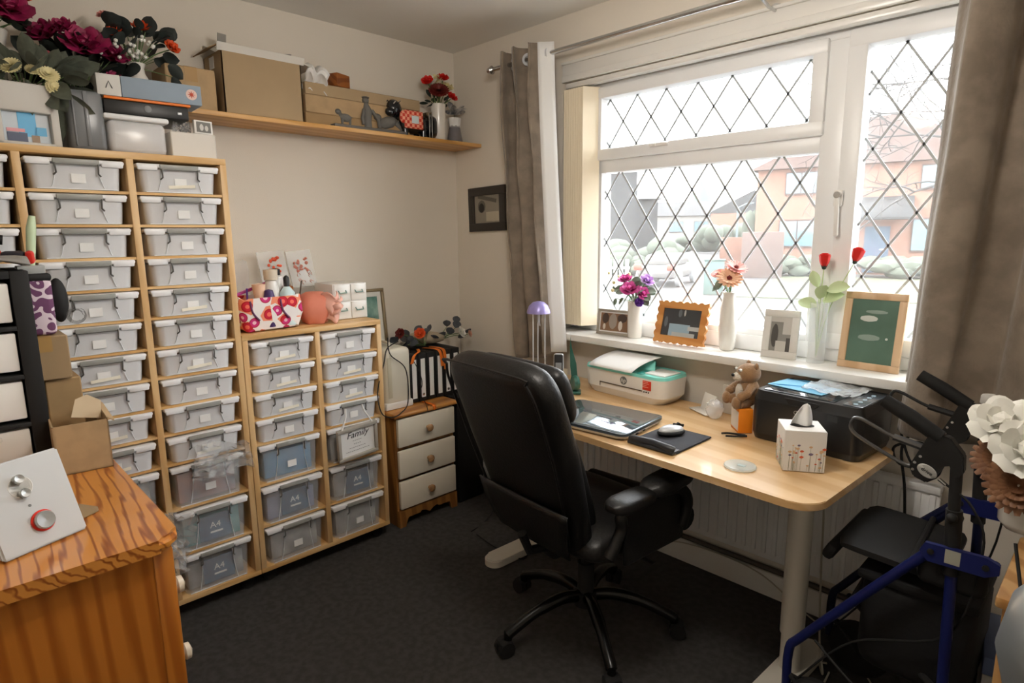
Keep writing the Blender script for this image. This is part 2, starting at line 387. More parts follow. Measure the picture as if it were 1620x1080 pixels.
CAM = V(2.774, -2.266, 1.424)
def ray(px, py): return rt2*((px-810)/963.5)+up2*((540-py)/963.5)+fw
def gp(px, py, z=GZ):
    d = ray(px, py); t = (z-CAM.z)/d.z; return CAM+d*t
def tag2(o, l, c, g=None): return tag(o, l, c, g)
m = MB(); P = [gp(1238, 438), gp(1700, 447), gp(1700, 490), gp(1160, 470)]
m.prism([(p.x, p.y) for p in P], .04, Matrix.Translation((0, 0, GZ-.005)))
solo('front_lawn', m, grassm, 'pale green lawn in front of the brick house across the road', 'lawn')
m = MB(); P = [gp(700, 470), gp(1150, 474), gp(1700, 494), gp(1750, 560), gp(600, 520)]
m.prism([(p.x, p.y) for p in P], .03, Matrix.Translation((0, 0, GZ-.006)))
struct('pavement', m, pave)
m = MB(); P = [gp(1120, 408), gp(1170, 424), gp(1260, 428), gp(1185, 402)]
m.prism([(p.x, p.y) for p in P], .03, Matrix.Translation((0, 0, GZ-.006)))
struct('kerb', m, pave)
def outer(px, py, dist):            # base frame of a thing standing outside: x to the right, y away from the room
    d = ray(px, py); d.z = 0; d.normalize(); p = V(CAM.x, CAM.y, 0)+d*dist; p.z = GZ
    return p, math.degrees(math.atan2(d.y, d.x))-90
def house(px, dist, w, dep, eav, ridge, wallmat, roofmat, label, turn=0, wins=(), hip=.0, gable=False):
    p, a = outer(px, 360, dist); t = thing('house', label, 'house', p, a+turn)
    obj('wall', MB().b2(-w/2, w/2, 0, dep, 0, eav), wallmat, t)
    m = MB(); o = .35
    if gable:   # gable end faces the viewer
        m.prism([(-w/2-o, eav-.1), (w/2+o, eav-.1), (0, ridge)], dep+2*o, Matrix.Translation((0, -.02, 0)) @ Matrix.Rotation(R(90), 4, 'X') @ Matrix.Scale(-1, 4, (0, 0, 1)))
    else:
        B = [V(-w/2-o, -o, eav), V(w/2+o, -o, eav), V(w/2+o, dep+o, eav), V(-w/2-o, dep+o, eav)]; h = w*hip
        T1, T2 = V(-w/2+h, dep/2, ridge), V(w/2-h, dep/2, ridge)
        m.quad(B[0], B[1], T2, T1); m.quad(B[2], B[3], T1, T2); m.quad(*B[::-1]); m._f([m.bm.faces.new([m.bm.verts.new(q) for q in (B[1], B[2], T2)]), m.bm.faces.new([m.bm.verts.new(q) for q in (B[3], B[0], T1)])])
    obj('roof', m, roofmat, t, sharp=10)
    for (x, z, ww, hh) in wins:
        fm = MB(); fm.b2(x-ww/2, x+ww/2, -.08, .02, z-hh/2, z+hh/2); f = obj('window', fm, bwood, t)
        gm = MB(); n = max(2, round(ww/.7))
        for i in range(n): gm.b2(x-ww/2+.06+i*(ww-.06)/n, x-ww/2+(i+1)*(ww-.06)/n, -.1, -.07, z-hh/2+.08, z+hh/2-.08)
        obj('pane', gm, winb, f)
    return t
h1 = house(1365, 33, 9.6, 7, 5.0, 7.6, brick, tile, 'orange brick house with hipped roof across the road, right of the window', -6, ((-2.75, 4.3, 1.45, 1.1), (-2.8, 1.9, 1.7, 1.35), (3.0, 4.3, 1.9, 1.1), (3.0, 1.8, 2.2, 1.5)), .38)
m = MB(); m.quad((-.8, -1.5, 2.55), (2.0, -1.5, 2.55), (1.9, 0, 3.5), (-.8, 0, 3.5)); m.quad((-.8, -1.5, 2.5), (-.8, 0, 3.45), (1.9, 0, 3.45), (2.0, -1.5, 2.5)); obj('porch_roof', m, tileg, h1, solid=.06)
m = MB(); m.b2(.1, 1.1, -.06, .02, .1, 2.2); dd = obj('front_door', m, mat('blue_door', hx('5e86a8', OK), .5), h1)
m = MB(); m.bx((.85, -.08, 1.15), (.2, .03, .05)); obj('letter_plate', m, silver, dd)
house(1190, 75, 9, 8, 4.2, 6.6, brick, tileg, 'distant brick house with a small gable seen along the road', 0, (), .3, True)
house(1150, 100, 8, 8, 5.2, 6.8, render_, tileg, 'distant pale house with grey roof behind the lamp post', 0, (), .1)
house(1048, 95, 15, 8, 4.4, 6.6, render_, tileg, 'long pale terrace with grey roof in the far distance', 0, ((-5.5, 2.8, 2, 1.6), (-2, 2.8, 2, 1.6), (2, 2.8, 2, 1.6), (5.5, 2.8, 2, 1.6)), .05)
house(985, 50, 5.4, 8, 4.6, 5.6, tileg, tileg, 'grey house at the left edge of the view beyond the glass', 6, (), .1)
house(940, 36, 4.8, 8, 6.4, 7.4, tileg, tileg, 'tall grey house beyond the left end of the window glass', 6, (), .1)
m = MB(); p, a = outer(1208, 360, 29); m.bx((0, .4, 1.0), (1.7, .8, 2.0), .03); solo('garden_wall', m, mat('dim_brick', hx('a58c84', OK), .9), 'brown brick boundary wall beside the orange brick house', 'wall', p, a)
m = MB(); p, a = outer(1168, 360, 38); m.bx((0, .3, .85), (1.9, .5, 1.7), .02); solo('garden_wall', m, brick, 'short orange brick wall left of the brown boundary wall', 'wall', p, a)
def blob(px, dist, w, h, label, mt=hedge, cat='bush', name='bush', seed=0):
    random.seed(seed); p, a = outer(px, 360, dist); m = MB()
    for i in range(14): m.sph((random.uniform(-w/2, w/2), random.uniform(0, w*.4), h*random.uniform(.2, .7)), (w*.18, w*.18, h*.3), sub=2)
    for v in m.bm.verts: v.co += V(random.uniform(-1, 1), random.uniform(-1, 1), random.uniform(-1, 1))*.05
    for v in m.bm.verts: v.co.z = max(v.co.z, 0)
    solo(name, m, mt, label, cat, p, a)
blob(1018, 30, 4.0, 1.9, 'rounded grey green hedge left of the road', seed=1)
blob(1040, 29, 1.8, .9, 'low clipped bush by the road near the red light', seed=2)
blob(1148, 60, 5, 2.9, 'dense hedge beside the distant road, right side', seed=3)
blob(1212, 42, 2.8, 4.8, 'tall leafy shrub against the left side of the brick house', seed=4)
blob(1110, 66, 4, 1.8, 'small round shrubs at the bend of the road', seed=5)
blob(1440, 30, 3.4, 1.0, 'low shrubs below the windows of the brick house', seed=6)
blob(1275, 30.5, 2.6, 1.0, 'low green planting at the corner of the brick house', seed=7)
p, a = outer(1106, 360, 118); m = MB(); m.lathe([(3.0, 0), (3.6, 3), (2.9, 6.5), (1.5, 9.0), (.1, 11.0)], (0, 0, 0), 12)
ct = thing('conifer_tree', 'pale green conifer rising behind the distant terrace', 'tree', p); obj('crown', m, mat('conifer_green', hx('8fb0a0', OK), .9), ct); obj('trunk', MB().cyl((0, 0, 0), (0, 0, 2), .3), bwood, ct)
def lamp_post(px, dist, h, label):
    p, a = outer(px, 360, dist); t = thing('street_lamp', label, 'street lamp', p, a)
    obj('post', MB().tube([(0, 0, 0), (0, 0, h)], [.09, .06]), mat('pale_post', hx('b9d2da', OK), .5), t)
    obj('lamp_head', MB().tube([(0, 0, h), (.5, 0, h+.25), (1.0, 0, h+.3)], .05), mat('pale_post', ''), t)
lamp_post(1166, 45, 3.6, 'pale blue street lamp post beside the far road')
lamp_post(1203, 50, 4.4, 'thin grey street lamp post near the brick gable')
p, a = outer(1133, 360, 21); m = MB(); m.bx((0, 0, .55), (.62, .35, 1.1), .03); m.bx((0, 0, 1.13), (.68, .4, .05), .01); solo('utility_cabinet', m, mat('green_cabinet', hx('86aaa2', OK), .6), 'green street utility cabinet standing on the verge', 'cabinet', p, a)
p, a = outer(1157, 360, 22); m = MB(); m.cyl((0, 0, 0), (0, 0, .42), .13); m.sph((0, 0, .42), .13); solo('bollard', m, mat('dark_bollard', hx('7e96a0', OK), .6), 'small blue grey bollard right of the green cabinet', 'bollard', p, a)
p, a = outer(1058, 360, 25); cr = thing('parked_car', 'pale car with red tail light parked past the bush', 'car', p, a+75)
m = MB(); m.bx((0, 0, .55), (3.4, 1.5, .5), .2); m.bx((-.1, 0, .98), (1.9, 1.3, .45), .2); obj('body', m, mat('car_paint', hx('c9c6c2', OK), .4), cr)
m = MB(); m.bx((-1.8, -.62, .75), (.12, .3, .22), .03); obj('tail_light', m, mat('tail_light_red', hx('ff4a3a', .8), .3), cr); obj('tail_light', MB().bx((-1.8, .62, .75), (.12, .3, .22), .03), MC['tail_light_red'], cr)
for x in (-1.15, 1.15):
    for y in (-.75, .75): obj('wheel', MB().cyl((x, y-.08, .3), (x, y+.08, .3), .3), greyp, cr)
p, a = outer(975, 360, 22); gt = thing('picket_fence', 'short white slatted fence at the left of the view', 'fence', p, a)
for i in range(5): obj('picket', MB().bx((-.4+.2*i, 0, .55), (.12, .03, 1.1), .01), white, gt)
obj('rail', MB().bx((0, .04, .8), (1.0, .03, .08)), white, gt)
# bare tree, branches reach into the right hand pane
random.seed(11)
p, a = outer(1580, 360, 9.0); tr = thing('bare_tree', 'bare twiggy tree whose branches cross the right hand pane', 'tree', p, a)
bark = mat('grey_bark', hx('8e8885', OK*.6), .9)
m = MB(); m.tube(spline([(0, 0, 0), (.05, 0, 1.2), (-.05, 0, 2.6), (.1, 0, 4.6)], 4), [.14-.006*i for i in range(13)]); obj('trunk', m, bark, tr)
def branch(m, p, d, l, r, lev):
    pts = [p]; q = p.copy(); dd = d.copy()
    for i in range(5):
        dd = (dd+V(random.uniform(-1, 1), random.uniform(-1, 1), random.uniform(-.8, .8))*.28).normalized(); q = q+dd*l/5; pts.append(q.copy())
        if lev > 0 and i > 0:
            for _ in range(1 if lev > 1 or i % 2 else 0):
                nd = (dd+V(random.uniform(-1, 1), random.uniform(-1, 1), random.uniform(-1, 1))*.9).normalized(); branch(m, q, nd, l*.55, r*.6, lev-1)
    m.tube(pts, [r*(1-.14*i) for i in range(6)], 5)
for z, l, dz in ((2.6, 1.5, .05), (2.9, 1.7, .25), (3.1, 1.5, .35), (3.3, 1.6, .2), (3.7, 1.4, .15)):
    m = MB(); branch(m, V(0, 0, z), V(-1, random.uniform(-.3, .3), dz).normalized(), l, .022, 3); obj('branch', m, bark, tr)
# ------------------------------------------------------------------ beech tray units and clear boxes
def unit(name, label, y0, bays, ztop, rows, castors):
    # y0 = right outer edge (towards the window), bays run to -y
    t = thing(name, label, 'storage unit', (0, 0, 0)); X0, X1 = .012, .41; bw, th = .274, .0215
    W_ = bays*(bw+th)+th; ys = y0-W_
    obj('top_board', MB().b2(X0, X1, ys, y0, ztop-th, ztop, .001), beechy, t)
    obj('base_board', MB().b2(X0, X1, ys, y0, .062, .062+.02, .001), beechy, t)
    obj('back_panel', MB().b2(X0, X0+.006, ys+.002, y0-.002, .082, ztop-th), beech, t)
    for i in range(bays+1):
        yy = y0-i*(bw+th); obj('upright', MB().b2(X0+.006, X1, yy-th, yy, .082, ztop-th, .001), beech, t)
    for i in range(bays):
        yc = y0-th-i*(bw+th)
        for z in rows[i]: obj('shelf', MB().b2(X0+.006, X1-.004, yc-bw, yc, z-.009, z), beechy, t)
    for (cx, cy) in castors:
        m = MB(); m.cyl((cx-.012, cy, .025), (cx+.012, cy, .025), .025, n=20); m.bx((cx, cy, .052), (.04, .03, .02), .004); obj('castor', m, blackm, t)
    return t
def tray(h, kind):
    """clear lidded box; +x is its front; origin under the middle of the front"""
    t = thing('storage_box', '', 'storage box'); w, d = .25, .372
    m = MB(); tp = .006; c = .022
    def ring(s, z):
        hw = w/2-s; x0, x1 = -d+s, -s; r = c; P = []
        for (cx, cy, a0) in ((x1-r, hw-r, 0), (x0+r, hw-r, 90), (x0+r, -hw+r, 180), (x1-r, -hw+r, 270)):
            for k in range(4):
                a = R(a0+30*k); P.append(m.bm.verts.new((cx+r*math.cos(a), cy+r*math.sin(a), z)))
        return P
    def join(a, b):
        n = len(a)
        for i in range(n): m._f([m.bm.faces.new((a[i], a[(i+1) % n], b[(i+1) % n], b[i]))])
    zl = h-.019
    o0, o1, i1, i0 = ring(.010, 0), ring(.004, zl), ring(.0065, zl), ring(.0125, .003)
    join(o0, o1); join(o1, i1); join(i1, i0); m._f([m.bm.faces.new(o0[::-1]), m.bm.faces.new(i0)])
    obj('box_body', m, clearer if h > .12 else clear, t)
    m = MB()
    for s in (-1, 1):      # curved moulded ridges on the front
        m.tube(spline([(-.003, s*.055, zl), (-.004, s*.058, zl*.6), (-.007, s*.066, zl*.2), (-.009, s*.07, .006)], 3), .0016, 5)
    m.tube([(-.010, -w/2+.02, .0015), (-.010, w/2-.02, .0015)], .0018, 5)
    obj('moulded_ridge', m, mat('ridge_plastic', 'eef1f4', .3, alpha=.8), t)
    m = MB(); m.bx((-d/2, 0, h-.0075), (d+.004, .2625, .014), .006); m.bx((-d/2, 0, h-.0015), (d-.05, .2, .005), .002)
    for s in (-1, 1): m.bx((-.0035, s*.097, h-.0125), (.012, .062, .021), .005)
    obj('box_lid', m, clearlid, t)
    m = MB(); m.bx((.0045, 0, h-.010), (.006, .122, .016), .002); hd = obj('clip_handle', m, clearh, t)
    m = MB()
    for s in (-1, 1): m.tube([(.006, s*.057, h-.016), (.0085, s*.056, h-.03), (.0065, s*.055, h-.045), (.002, s*.062, h-.052)], .0028, 6)
    m.tube([(.007, -.057, h-.019), (.007, .057, h-.019)], .0013, 5)
    obj('handle_legs', m, clipd, hd)
    if kind == 'a4':
        m = MB(); m.bx((-.014, .005, h*.42), (.003, .115, h*.62), 0); cardp = obj('insert_card', m, mat('insert_navy', '17385c', .6, col2='2a5f8a', vscale=14), t)
        lettering('A4', .034, paper, cardp, (-.0118, .005, h*.47), (R(90), 0, R(90)))
        m = MB(); m.bx((-.0115, .008, h*.30), (.001, .045, .007)); obj('label_strip', m, paper, cardp)
    else:
        m = MB(); m.bx((-.0040, .002, h*.36), (.001, .038, .028), 0, (0, 0, 0)); obj('label', m, paper, t)
        if kind == 'strip': m = MB(); m.bx((-.0032, .005, h*.22), (.001, .085, .011), 0, (R(4), 0, 0)); obj('label_strip', m, mat('cream_paper', 'eee8d6', .8), t)
    return t
T_ROWS = [1.573, 1.466, 1.359, 1.256, 1.149, 1.043, .936, .829, .725, .612, .437, .257]
S_ROWS = [.921, .814, .710, .608, .437, .260]
unit('tray_unit', 'tall beech tray unit packed with clear boxes against the left wall', -1.41, 3, 1.70, [T_ROWS]*3, [(.36, -1.45), (.36, -2.26), (.06, -1.45), (.06, -2.26)])
unit('tray_unit', 'short beech tray unit on castors beside the cream chest', -.795, 2, 1.05, [S_ROWS]*2, [(.36, -1.36), (.36, -.84), (.06, -1.36), (.06, -.84)])
protos = {(.094, 'sq'): None, (.094, 'strip'): None, (.158, 'a4'): None, (.158, 'sq'): None, (.094, 'a4'): None}
ORD = ['top', 'second', 'third', 'fourth', 'fifth', 'sixth', 'seventh', 'eighth', 'ninth', 'tenth', 'eleventh', 'twelfth', 'lowest']
used = set()
paperm = [mat('contents_%d' % i, c, .8, col2=c2, vscale=25) for i, (c, c2) in enumerate((('e4e2dd', 'c9c6c0'), ('d8d0c4', 'bdb4a6'), ('cfd6da', 'aab4ba'), ('e5cfc4', 'cfb3a6')))]
deepm = [mat('contents_blue', '3f87b6', .6, col2='2f6f9e', vscale=12), mat('contents_violet', '7c83ad', .6, col2='a3a6c0', vscale=14), mat('contents_grey', '8f8f90', .7, col2='c9c7c2', vscale=9), mat('contents_teal', '3f8f8f', .6, col2='7ab0b0', vscale=9), mat('contents_pinkish', 'b98f88', .6, col2='8c8a92', vscale=10)]
random.seed(3)
def fill(y0, bays, ztop, rows, floorz, desc, colnames, deepfrom):
    for b in range(bays):
        yc = y0-.0215-b*(.274+.0215)-.137; zs = rows+[floorz]
        for i, z in enumerate(zs):
            top = (rows[i-1]-.009) if i else ztop-.0215
            deep = top-z > .13; h = .158 if deep else .094
            key = (h, ('a4' if (desc, b, i) in A4S else ('strip' if random.random() < .5 else 'sq')) if True else '')
            if deep and key[1] == 'strip': key = (h, 'sq')
            loc = (.413+random.uniform(-.003, .004), yc+random.uniform(-.002, .002), z+.001); rot = (0, 0, R(random.uniform(-.8, .8)))
            pos = 'lowest' if i == len(zs)-1 else ORD[i]
            lab = 'clear %s box, %s from the top, %s of the %s' % ('deep' if deep else 'shallow', pos, colnames[b], desc) if pos not in ('top', 'lowest') else 'clear %s box, %s in the %s of the %s' % ('deep' if deep else 'shallow', pos, colnames[b], desc)
            g = 'clear clip boxes in the %s' % desc
            if protos.get(key) is None:
                protos[key] = t = tray(*key); t.location = loc; t.rotation_euler = rot; t['label'] = lab; t['group'] = g
            else: dup(protos[key], loc, rot, lab, g)
            if b < 2:
                mt = DEEP.get((desc, b, i)) or (random.choice(paperm) if not deep else deepm[2])
                hh = (h-.03)*(random.uniform(.75, .95) if deep else random.uniform(.3, .8))
                m = MB(); m.bx((-.20 if deep else -.19, 0, hh/2+.0045), (.33, .205, hh), .004)
                solo('craft_papers', m, mt, 'craft papers inside the %s clear box, %s of the %s' % (pos, colnames[b], desc), 'papers', loc, math.degrees(rot[2]), 'papers stored in the clear boxes')
TU, SU = 'tall beech unit', 'short beech unit'
A4S = {(TU, 0, 11), (TU, 0, 12), (SU, 0, 5), (SU, 1, 5)}
DEEP = {(TU, 0, 10): deepm[4], (TU, 0, 11): deepm[3], (TU, 0, 12): deepm[2], (SU, 1, 4): deepm[0], (SU, 1, 5): deepm[1], (SU, 1, 6): deepm[2], (SU, 0, 3): deepm[0], (SU, 0, 4): deepm[2], (SU, 0, 5): deepm[2], (SU, 0, 6): deepm[2]}
fill(-1.41, 3, 1.70, T_ROWS, .083, TU, ['right-hand column', 'middle column', 'far left column'], 10)
fill(-.795, 2, 1.05, S_ROWS, .083, SU, ['right-hand column', 'left-hand column'], 4)
# crumpled cling film over the deep boxes
random.seed(5)
def film(name, label, loc, w, h, rz, seed, dep=.05):
    random.seed(seed); m = MB(); N = [[random.uniform(-1, 1) for _ in range(14)] for _ in range(14)]
    m.grid(lambda u, v: (dep*.35*N[int(u*13)][int(v*13)]+dep*.5*math.sin(5*u+3*v), (u-.5)*w*(1-.25*v), (v-.5)*h+.012*N[int(v*13)][int(u*13)]), 13, 13)
    return solo(name, m, mat('cling_film', 'eef1f3', .1, alpha=.22), label, 'plastic film', loc, rz, solid=.0006)
film('plastic_film', 'crumpled clear film spilling over the first deep box, tall unit', (.445, -1.53, .60), .24, .12, 0, 1)
film('plastic_bag', 'crumpled clear plastic bag hanging beside the corner of the pine chest', (.50, -1.72, .36), .16, .2, 30, 2, .07)
# little hanging frame
fr = thing('hanging_frame', 'small grey frame with Family script hung on the short tray unit', 'picture frame', (.447, -.962, .528), rot=(R(4), R(6), 0))
def frame_ring(w, h, b, t, prof=.003):
    m = MB(); m.b2(-t/2, t/2, -w/2, w/2, h/2-b, h/2, prof); m.b2(-t/2, t/2, -w/2, w/2, -h/2, -h/2+b, prof); m.b2(-t/2, t/2, -w/2, -w/2+b, -h/2+b, h/2-b, prof); m.b2(-t/2, t/2, w/2-b, w/2, -h/2+b, h/2-b, prof); return m
obj('frame', frame_ring(.195, .150, .015, .02), mat('silver_grey_wood', 'a9a49a', .5), fr)
pr = obj('print', MB().bx((-.003, 0, 0), (.004, .168, .123)), paper, fr)
ink = mat('grey_ink', '4a4a4a', .7)
lettering('Family', .042, ink, pr, (.0, 0, .036), (R(90), 0, R(90)), shear=.3)
m = MB()
for k, (w, z) in enumerate(((.05, .008), (.04, -.008), (.085, -.024), (.12, -.04))):
    n = int(w/.009)
    for i in range(n): m.bx((.0, -w/2+.009*i+.004, z), (.001, .006, .0022))
obj('small_print', m, mat('pale_ink', '9a9a98', .8), pr)
for s in (-1, 1): obj('ribbon', MB().tube([(.004, s*.075, .072), (-.008, s*.045, .13), (-.016, s*.04, .16)], .004, 6), paper, fr)

# ------------------------------------------------------------------ wall shelf and what stands on it
SH = thing('wall_shelf', 'beech wall shelf high on the left wall running into the corner', 'shelf', (0, 0, 1.90))
obj('board', MB().b2(.001, .222, -1.70, -.002, -.018, 0, .001), wood('shelf_beech', 'd9a868', 'c9954f', 9, 'Y', 2, .4), SH)
Z = 1.901
def carton(name, label, x0, x1, y0, y1, z0, h, mt=card, tp=True, lid=True, cat='box', group=None):
    t = thing(name, label, cat, ((x0+x1)/2, (y0+y1)/2, z0), group=group); w, d = (x1-x0), (y1-y0)
    m = MB(); m.bx((0, 0, h/2), (w, d, h), .003, seg=1); obj('carton', m, mt, t)
    if tp:
        m = MB(); m.bx((w/2+.0006, 0, h*.82), (.0008, .045, h*.34)); m.bx((0, 0, h+.0005), (w*.99, .045, .0008)); obj('parcel_tape', m, tape, t)
    return t
carton('cardboard_box', 'small taped cardboard box at the left end of the wall shelf', .03, .20, -1.52, -1.345, Z, .15)
# large open box
t = thing('cardboard_box', 'large open cardboard box with white flaps on the wall shelf', 'box', (.105, -1.155, Z)); w, d, h = .19, .322, .235
m = MB(); m.b2(w/2-.004, w/2, -d/2, d/2, 0, h); m.b2(-w/2, -w/2+.004, -d/2, d/2, 0, h); m.b2(-w/2, w/2, -d/2, -d/2+.004, 0, h); m.b2(-w/2, w/2, d/2-.004, d/2, 0, h); m.b2(-w/2, w/2, -d/2, d/2, 0, .004)
obj('carton', m, mat('carton_plain', 'b09876', .85, var=.06, vscale=5), t)
wfl = mat('white_card', 'dcd9d2', .8)
obj('flap', MB().bx((-.03, 0, h+.025), (.13, d, .003), 0, (0, R(22), 0)), wfl, t)
obj('flap', MB().bx((w/2+.004, -.0, h+.010), (.003, d+.03, .030), 0, (0, R(22), 0)), wfl, t)
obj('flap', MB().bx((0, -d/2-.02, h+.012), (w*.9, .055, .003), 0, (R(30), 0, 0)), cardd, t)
obj('flap', MB().bx((0, d/2+.03, h+.004), (w*.9, .07, .003), 0, (R(-14), 0, 0)), wfl, t)
obj('tab', MB().bx((.02, -d/2+.035, h+.055), (.003, .035, .045), 0, (0, R(10), R(10))), mat('grey_card', '8f8c86', .8), t)
obj('tab', MB().bx((.02, d/2-.02, h+.035), (.003, .035, .03), 0, (0, R(10), R(-30))), MC['grey_card'], t)
obj('address_label', MB().bx((-.01, -d/2-.0008, h*.86), (.05, .001, .045)), paper, t)
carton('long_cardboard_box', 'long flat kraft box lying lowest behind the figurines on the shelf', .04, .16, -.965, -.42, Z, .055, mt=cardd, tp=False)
carton('long_cardboard_box', 'long flat kraft box, middle of the stack behind the figurines', .03, .155, -.96, -.40, Z+.056, .075, tp=False)
carton('long_cardboard_box', 'long flat kraft box topmost of the stack behind the figurines', .02, .15, -.955, -.345, Z+.132, .052, mt=mat('carton_plain', ''), tp=False)
m = MB(); random.seed(9); m.grid(lambda u, v: (.15+.03*math.sin(6*v)+.012*math.sin(9*u), -.955+.10*u+.008*math.sin(14*v), Z+.245-.10*v+.012*math.sin(11*u)), 12, 8)
solo('tissue_paper', m, paper, 'crumpled white paper draped over the end of the kraft box stack', 'paper', solid=.003)
m = MB(); m.bx((0, 0, .029), (.075, .085, .058), .004, (0, 0, R(20))); solo('wooden_block', m, wood('brown_wood', '9a5a26', '7c4216', 14, 'Y', 2, .5), 'small brown wooden block on top of the kraft boxes', 'block', (.11, -.775, Z+.185))
# grey animal figurines
fig = mat('grey_stone_resin', '6b6964', .7, bump=.5, bscale=120)
m = MB(); m.bx((0, 0, .008), (.10, .26, .016), .006)
m.sph((0, -.05, .05), (.02, .035, .022)); m.sph((0, -.085, .075), (.014, .017, .014)); m.tube([(0, -.07, .06), (0, -.088, .078)], .011)
for dx in (-.01, .01):
    for dy in (-.07, -.03): m.tube([(dx, dy, .045), (dx, dy, .014)], [.007, .005])
m.tube([(0, -.095, .085), (0, -.098, .098)], .004); m.tube([(0, -.018, .055), (0, .0, .075), (0, .004, .06)], .005)
solo('dog_figurine', m, fig, 'small grey resin animals figurine on a long base, left on the shelf', 'figurine', (.15, -.72, Z))
m = MB(); m.tube([(0, 0, 0), (0, 0, .05), (0, .002, .10), (0, -.004, .13)], [.026, .022, .024, .012], 12); m.sph((0, -.004, .142), (.016, .018, .017)); m.tube([(.012, .02, .1), (.02, .05, .06), (.015, .06, .02)], .009); m.tube([(.012, -.02, .1), (.02, -.035, .06), (.02, -.03, .03)], .008); m.sph((0, -.004, .155), (.02, .02, .006))
solo('man_figurine', m, fig, 'grey standing figure in a cap between the grey animals', 'figurine', (.15, -.655, Z+.0))
m = MB(); m.sph((0, 0, .055), (.028, .06, .03), (R(18), 0, 0)); m.tube([(0, .045, .06), (0, .075, .035), (0, .085, .012)], [.02, .014, .01]); m.sph((0, -.055, .075), (.018, .024, .018)); m.bx((0, 0, .01), (.08, .17, .02), .008)
solo('cow_figurine', m, fig, 'grey reclining animal figurine right of the standing figure', 'figurine', (.15, -.545, Z))
# black dog ornament with red checked pouch
bg_ = thing('dog_ornament', 'black glossy dog ornament wearing a red checked coat with a white tag', 'ornament', (.14, -.42, Z))
gb = mat('glossy_black', '14171c', .2, coat=.5)
m = MB(); m.bx((0, .02, .062), (.10, .16, .085), .035, seg=3); m.sph((.01, -.085, .125), (.038, .042, .045)); m.sph((.03, -.115, .105), (.022, .03, .022)); m.tube([(0, -.05, .09), (.01, -.075, .12)], .03, 12)
for y in (-.115, -.06): m.tube([(0, y, .155), (0, y-.002, .18)], [.014, .003])
for dx in (-.03, .03):
    for dy in (-.035, .075): m.tube([(dx, dy, .04), (dx, dy, 0)], [.016, .014], 12)
obj('body', m, gb, bg_)
chk = bpy.data.materials.new('red_check'); chk.use_nodes = True; n_ = chk.node_tree; ck = n_.nodes.new('ShaderNodeTexChecker'); ck.inputs[1].default_value = hx('c8321e'); ck.inputs[2].default_value = hx('e9a184'); ck.inputs[3].default_value = 70
tcn = n_.nodes.new('ShaderNodeTexCoord'); n_.links.new(tcn.outputs['Object'], ck.inputs[0]); n_.links.new(ck.outputs[0], n_.nodes['Principled BSDF'].inputs[0])
m = MB(); m.bx((.056, .0, .078), (.012, .11, .085), .012, seg=3); m.sph((.056, -.062, .085), (.012, .02, .03)); ct_ = obj('checked_coat', m, chk, bg_)
obj('gift_tag', MB().bx((.0635, .005, .078), (.002, .042, .036), .001), mat('pale_tag', 'c9d6da', .7), ct_)
m = MB(); m.tube([(.05, -.11, .14), (.053, -.10, .152)], .003); m.tube([(.048, -.08, .15), (.05, -.07, .158)], .003); obj('eyes', m, chrome, bg_)
tc_ = thing('black_clock', 'rounded black case with chrome bands beside the dog ornament', 'clock', (.15, -.292, Z))
m = MB(); m.bx((0, 0, .062), (.08, .085, .122), .04, seg=3); obj('case', m, gb, tc_)
for y in (-.03, -.012): obj('chrome_band', MB().bx((0, y, .066), (.086, .004, .126), .0019), chrome, tc_)
def vase(name, label, loc, prof, mt, n=28, **k): return solo(name, MB().lathe(prof, n=n), mt, label, 'vase', loc, solid=0, **k)
vase('vase', 'slim white cylindrical vase on the shelf behind the black case', (.115, -.205, Z), [(.033, 0), (.036, .01), (.038, .16), (.04, .19), (.036, .19), (.033, .012), (0, .01)], ceramic)
def bouquet(name, label, loc, base, blooms, leaves, leafmat, stemmat=None, lw=.5, name2='foliage'):
    """blooms: (kind, x, y, z, r, mat) relative to loc; stems start at base"""
    t = thing(name, label, 'flowers', loc); cz = V(*base)
    for i, (kd, x, y, z, r, mt) in enumerate(blooms):
        p = V(x, y, z); d = (p-cz).normalized(); d = (d+V(.45, -.35, .15)).normalized(); m = MB()
        if kd == 'rose': m.rose(p, d, r)
        elif kd == 'daisy': m.daisy(p, d, r)
        elif kd == 'mum': m.daisy(p, d, r, 22, 4, .1)
        elif kd == 'tiny':
            random.seed(i)
            for _ in range(7): q = p+V(random.uniform(-1, 1), random.uniform(-1, 1), random.uniform(-1, 1))*r; m.sph(q, .005+r*.08, sub=1)
        o = obj('bloom', m, mt, t)
        if kd in ('daisy',): obj('flower_centre', MB().sph(p+d*.006, r*.22, sub=1), maroon, o)
        if kd != 'tiny':
            m = MB(); e = p-d*r*.25; m.tube(spline([cz, cz.lerp(e, .5)+V(0, 0, .01), e], 4), .0022, 5); obj('stem', m, stemmat or stemg, t)
    if leaves:
        m = MB()
        for (x, y, z, l, w, dx, dy, dz) in leaves: m.leaf((x, y, z), (dx, dy, dz), l, w, droop=.25)
        obj(name2, m, leafmat, t)
        m = MB()
        for (x, y, z, *_) in leaves[::2]: m.tube([cz, (x, y, z)], .0016, 4)
        obj('leaf_stalks', m, stemmat or stemg, t)
    return t
def rleaves(n, c, rad, l, w, seed, up_=.3):
    random.seed(seed); out = []
    for _ in range(n):
        d = V(random.uniform(-1, 1), random.uniform(-1, 1), random.uniform(-.6, 1)).normalized()
        p = V(*c)+V(d.x*rad[0], d.y*rad[1], d.z*rad[2])*random.uniform(.5, 1); k = random.uniform(.7, 1.2)
        out.append((p.x, p.y, p.z, l*k, w*k, d.x, d.y, d.z+up_))
    return out
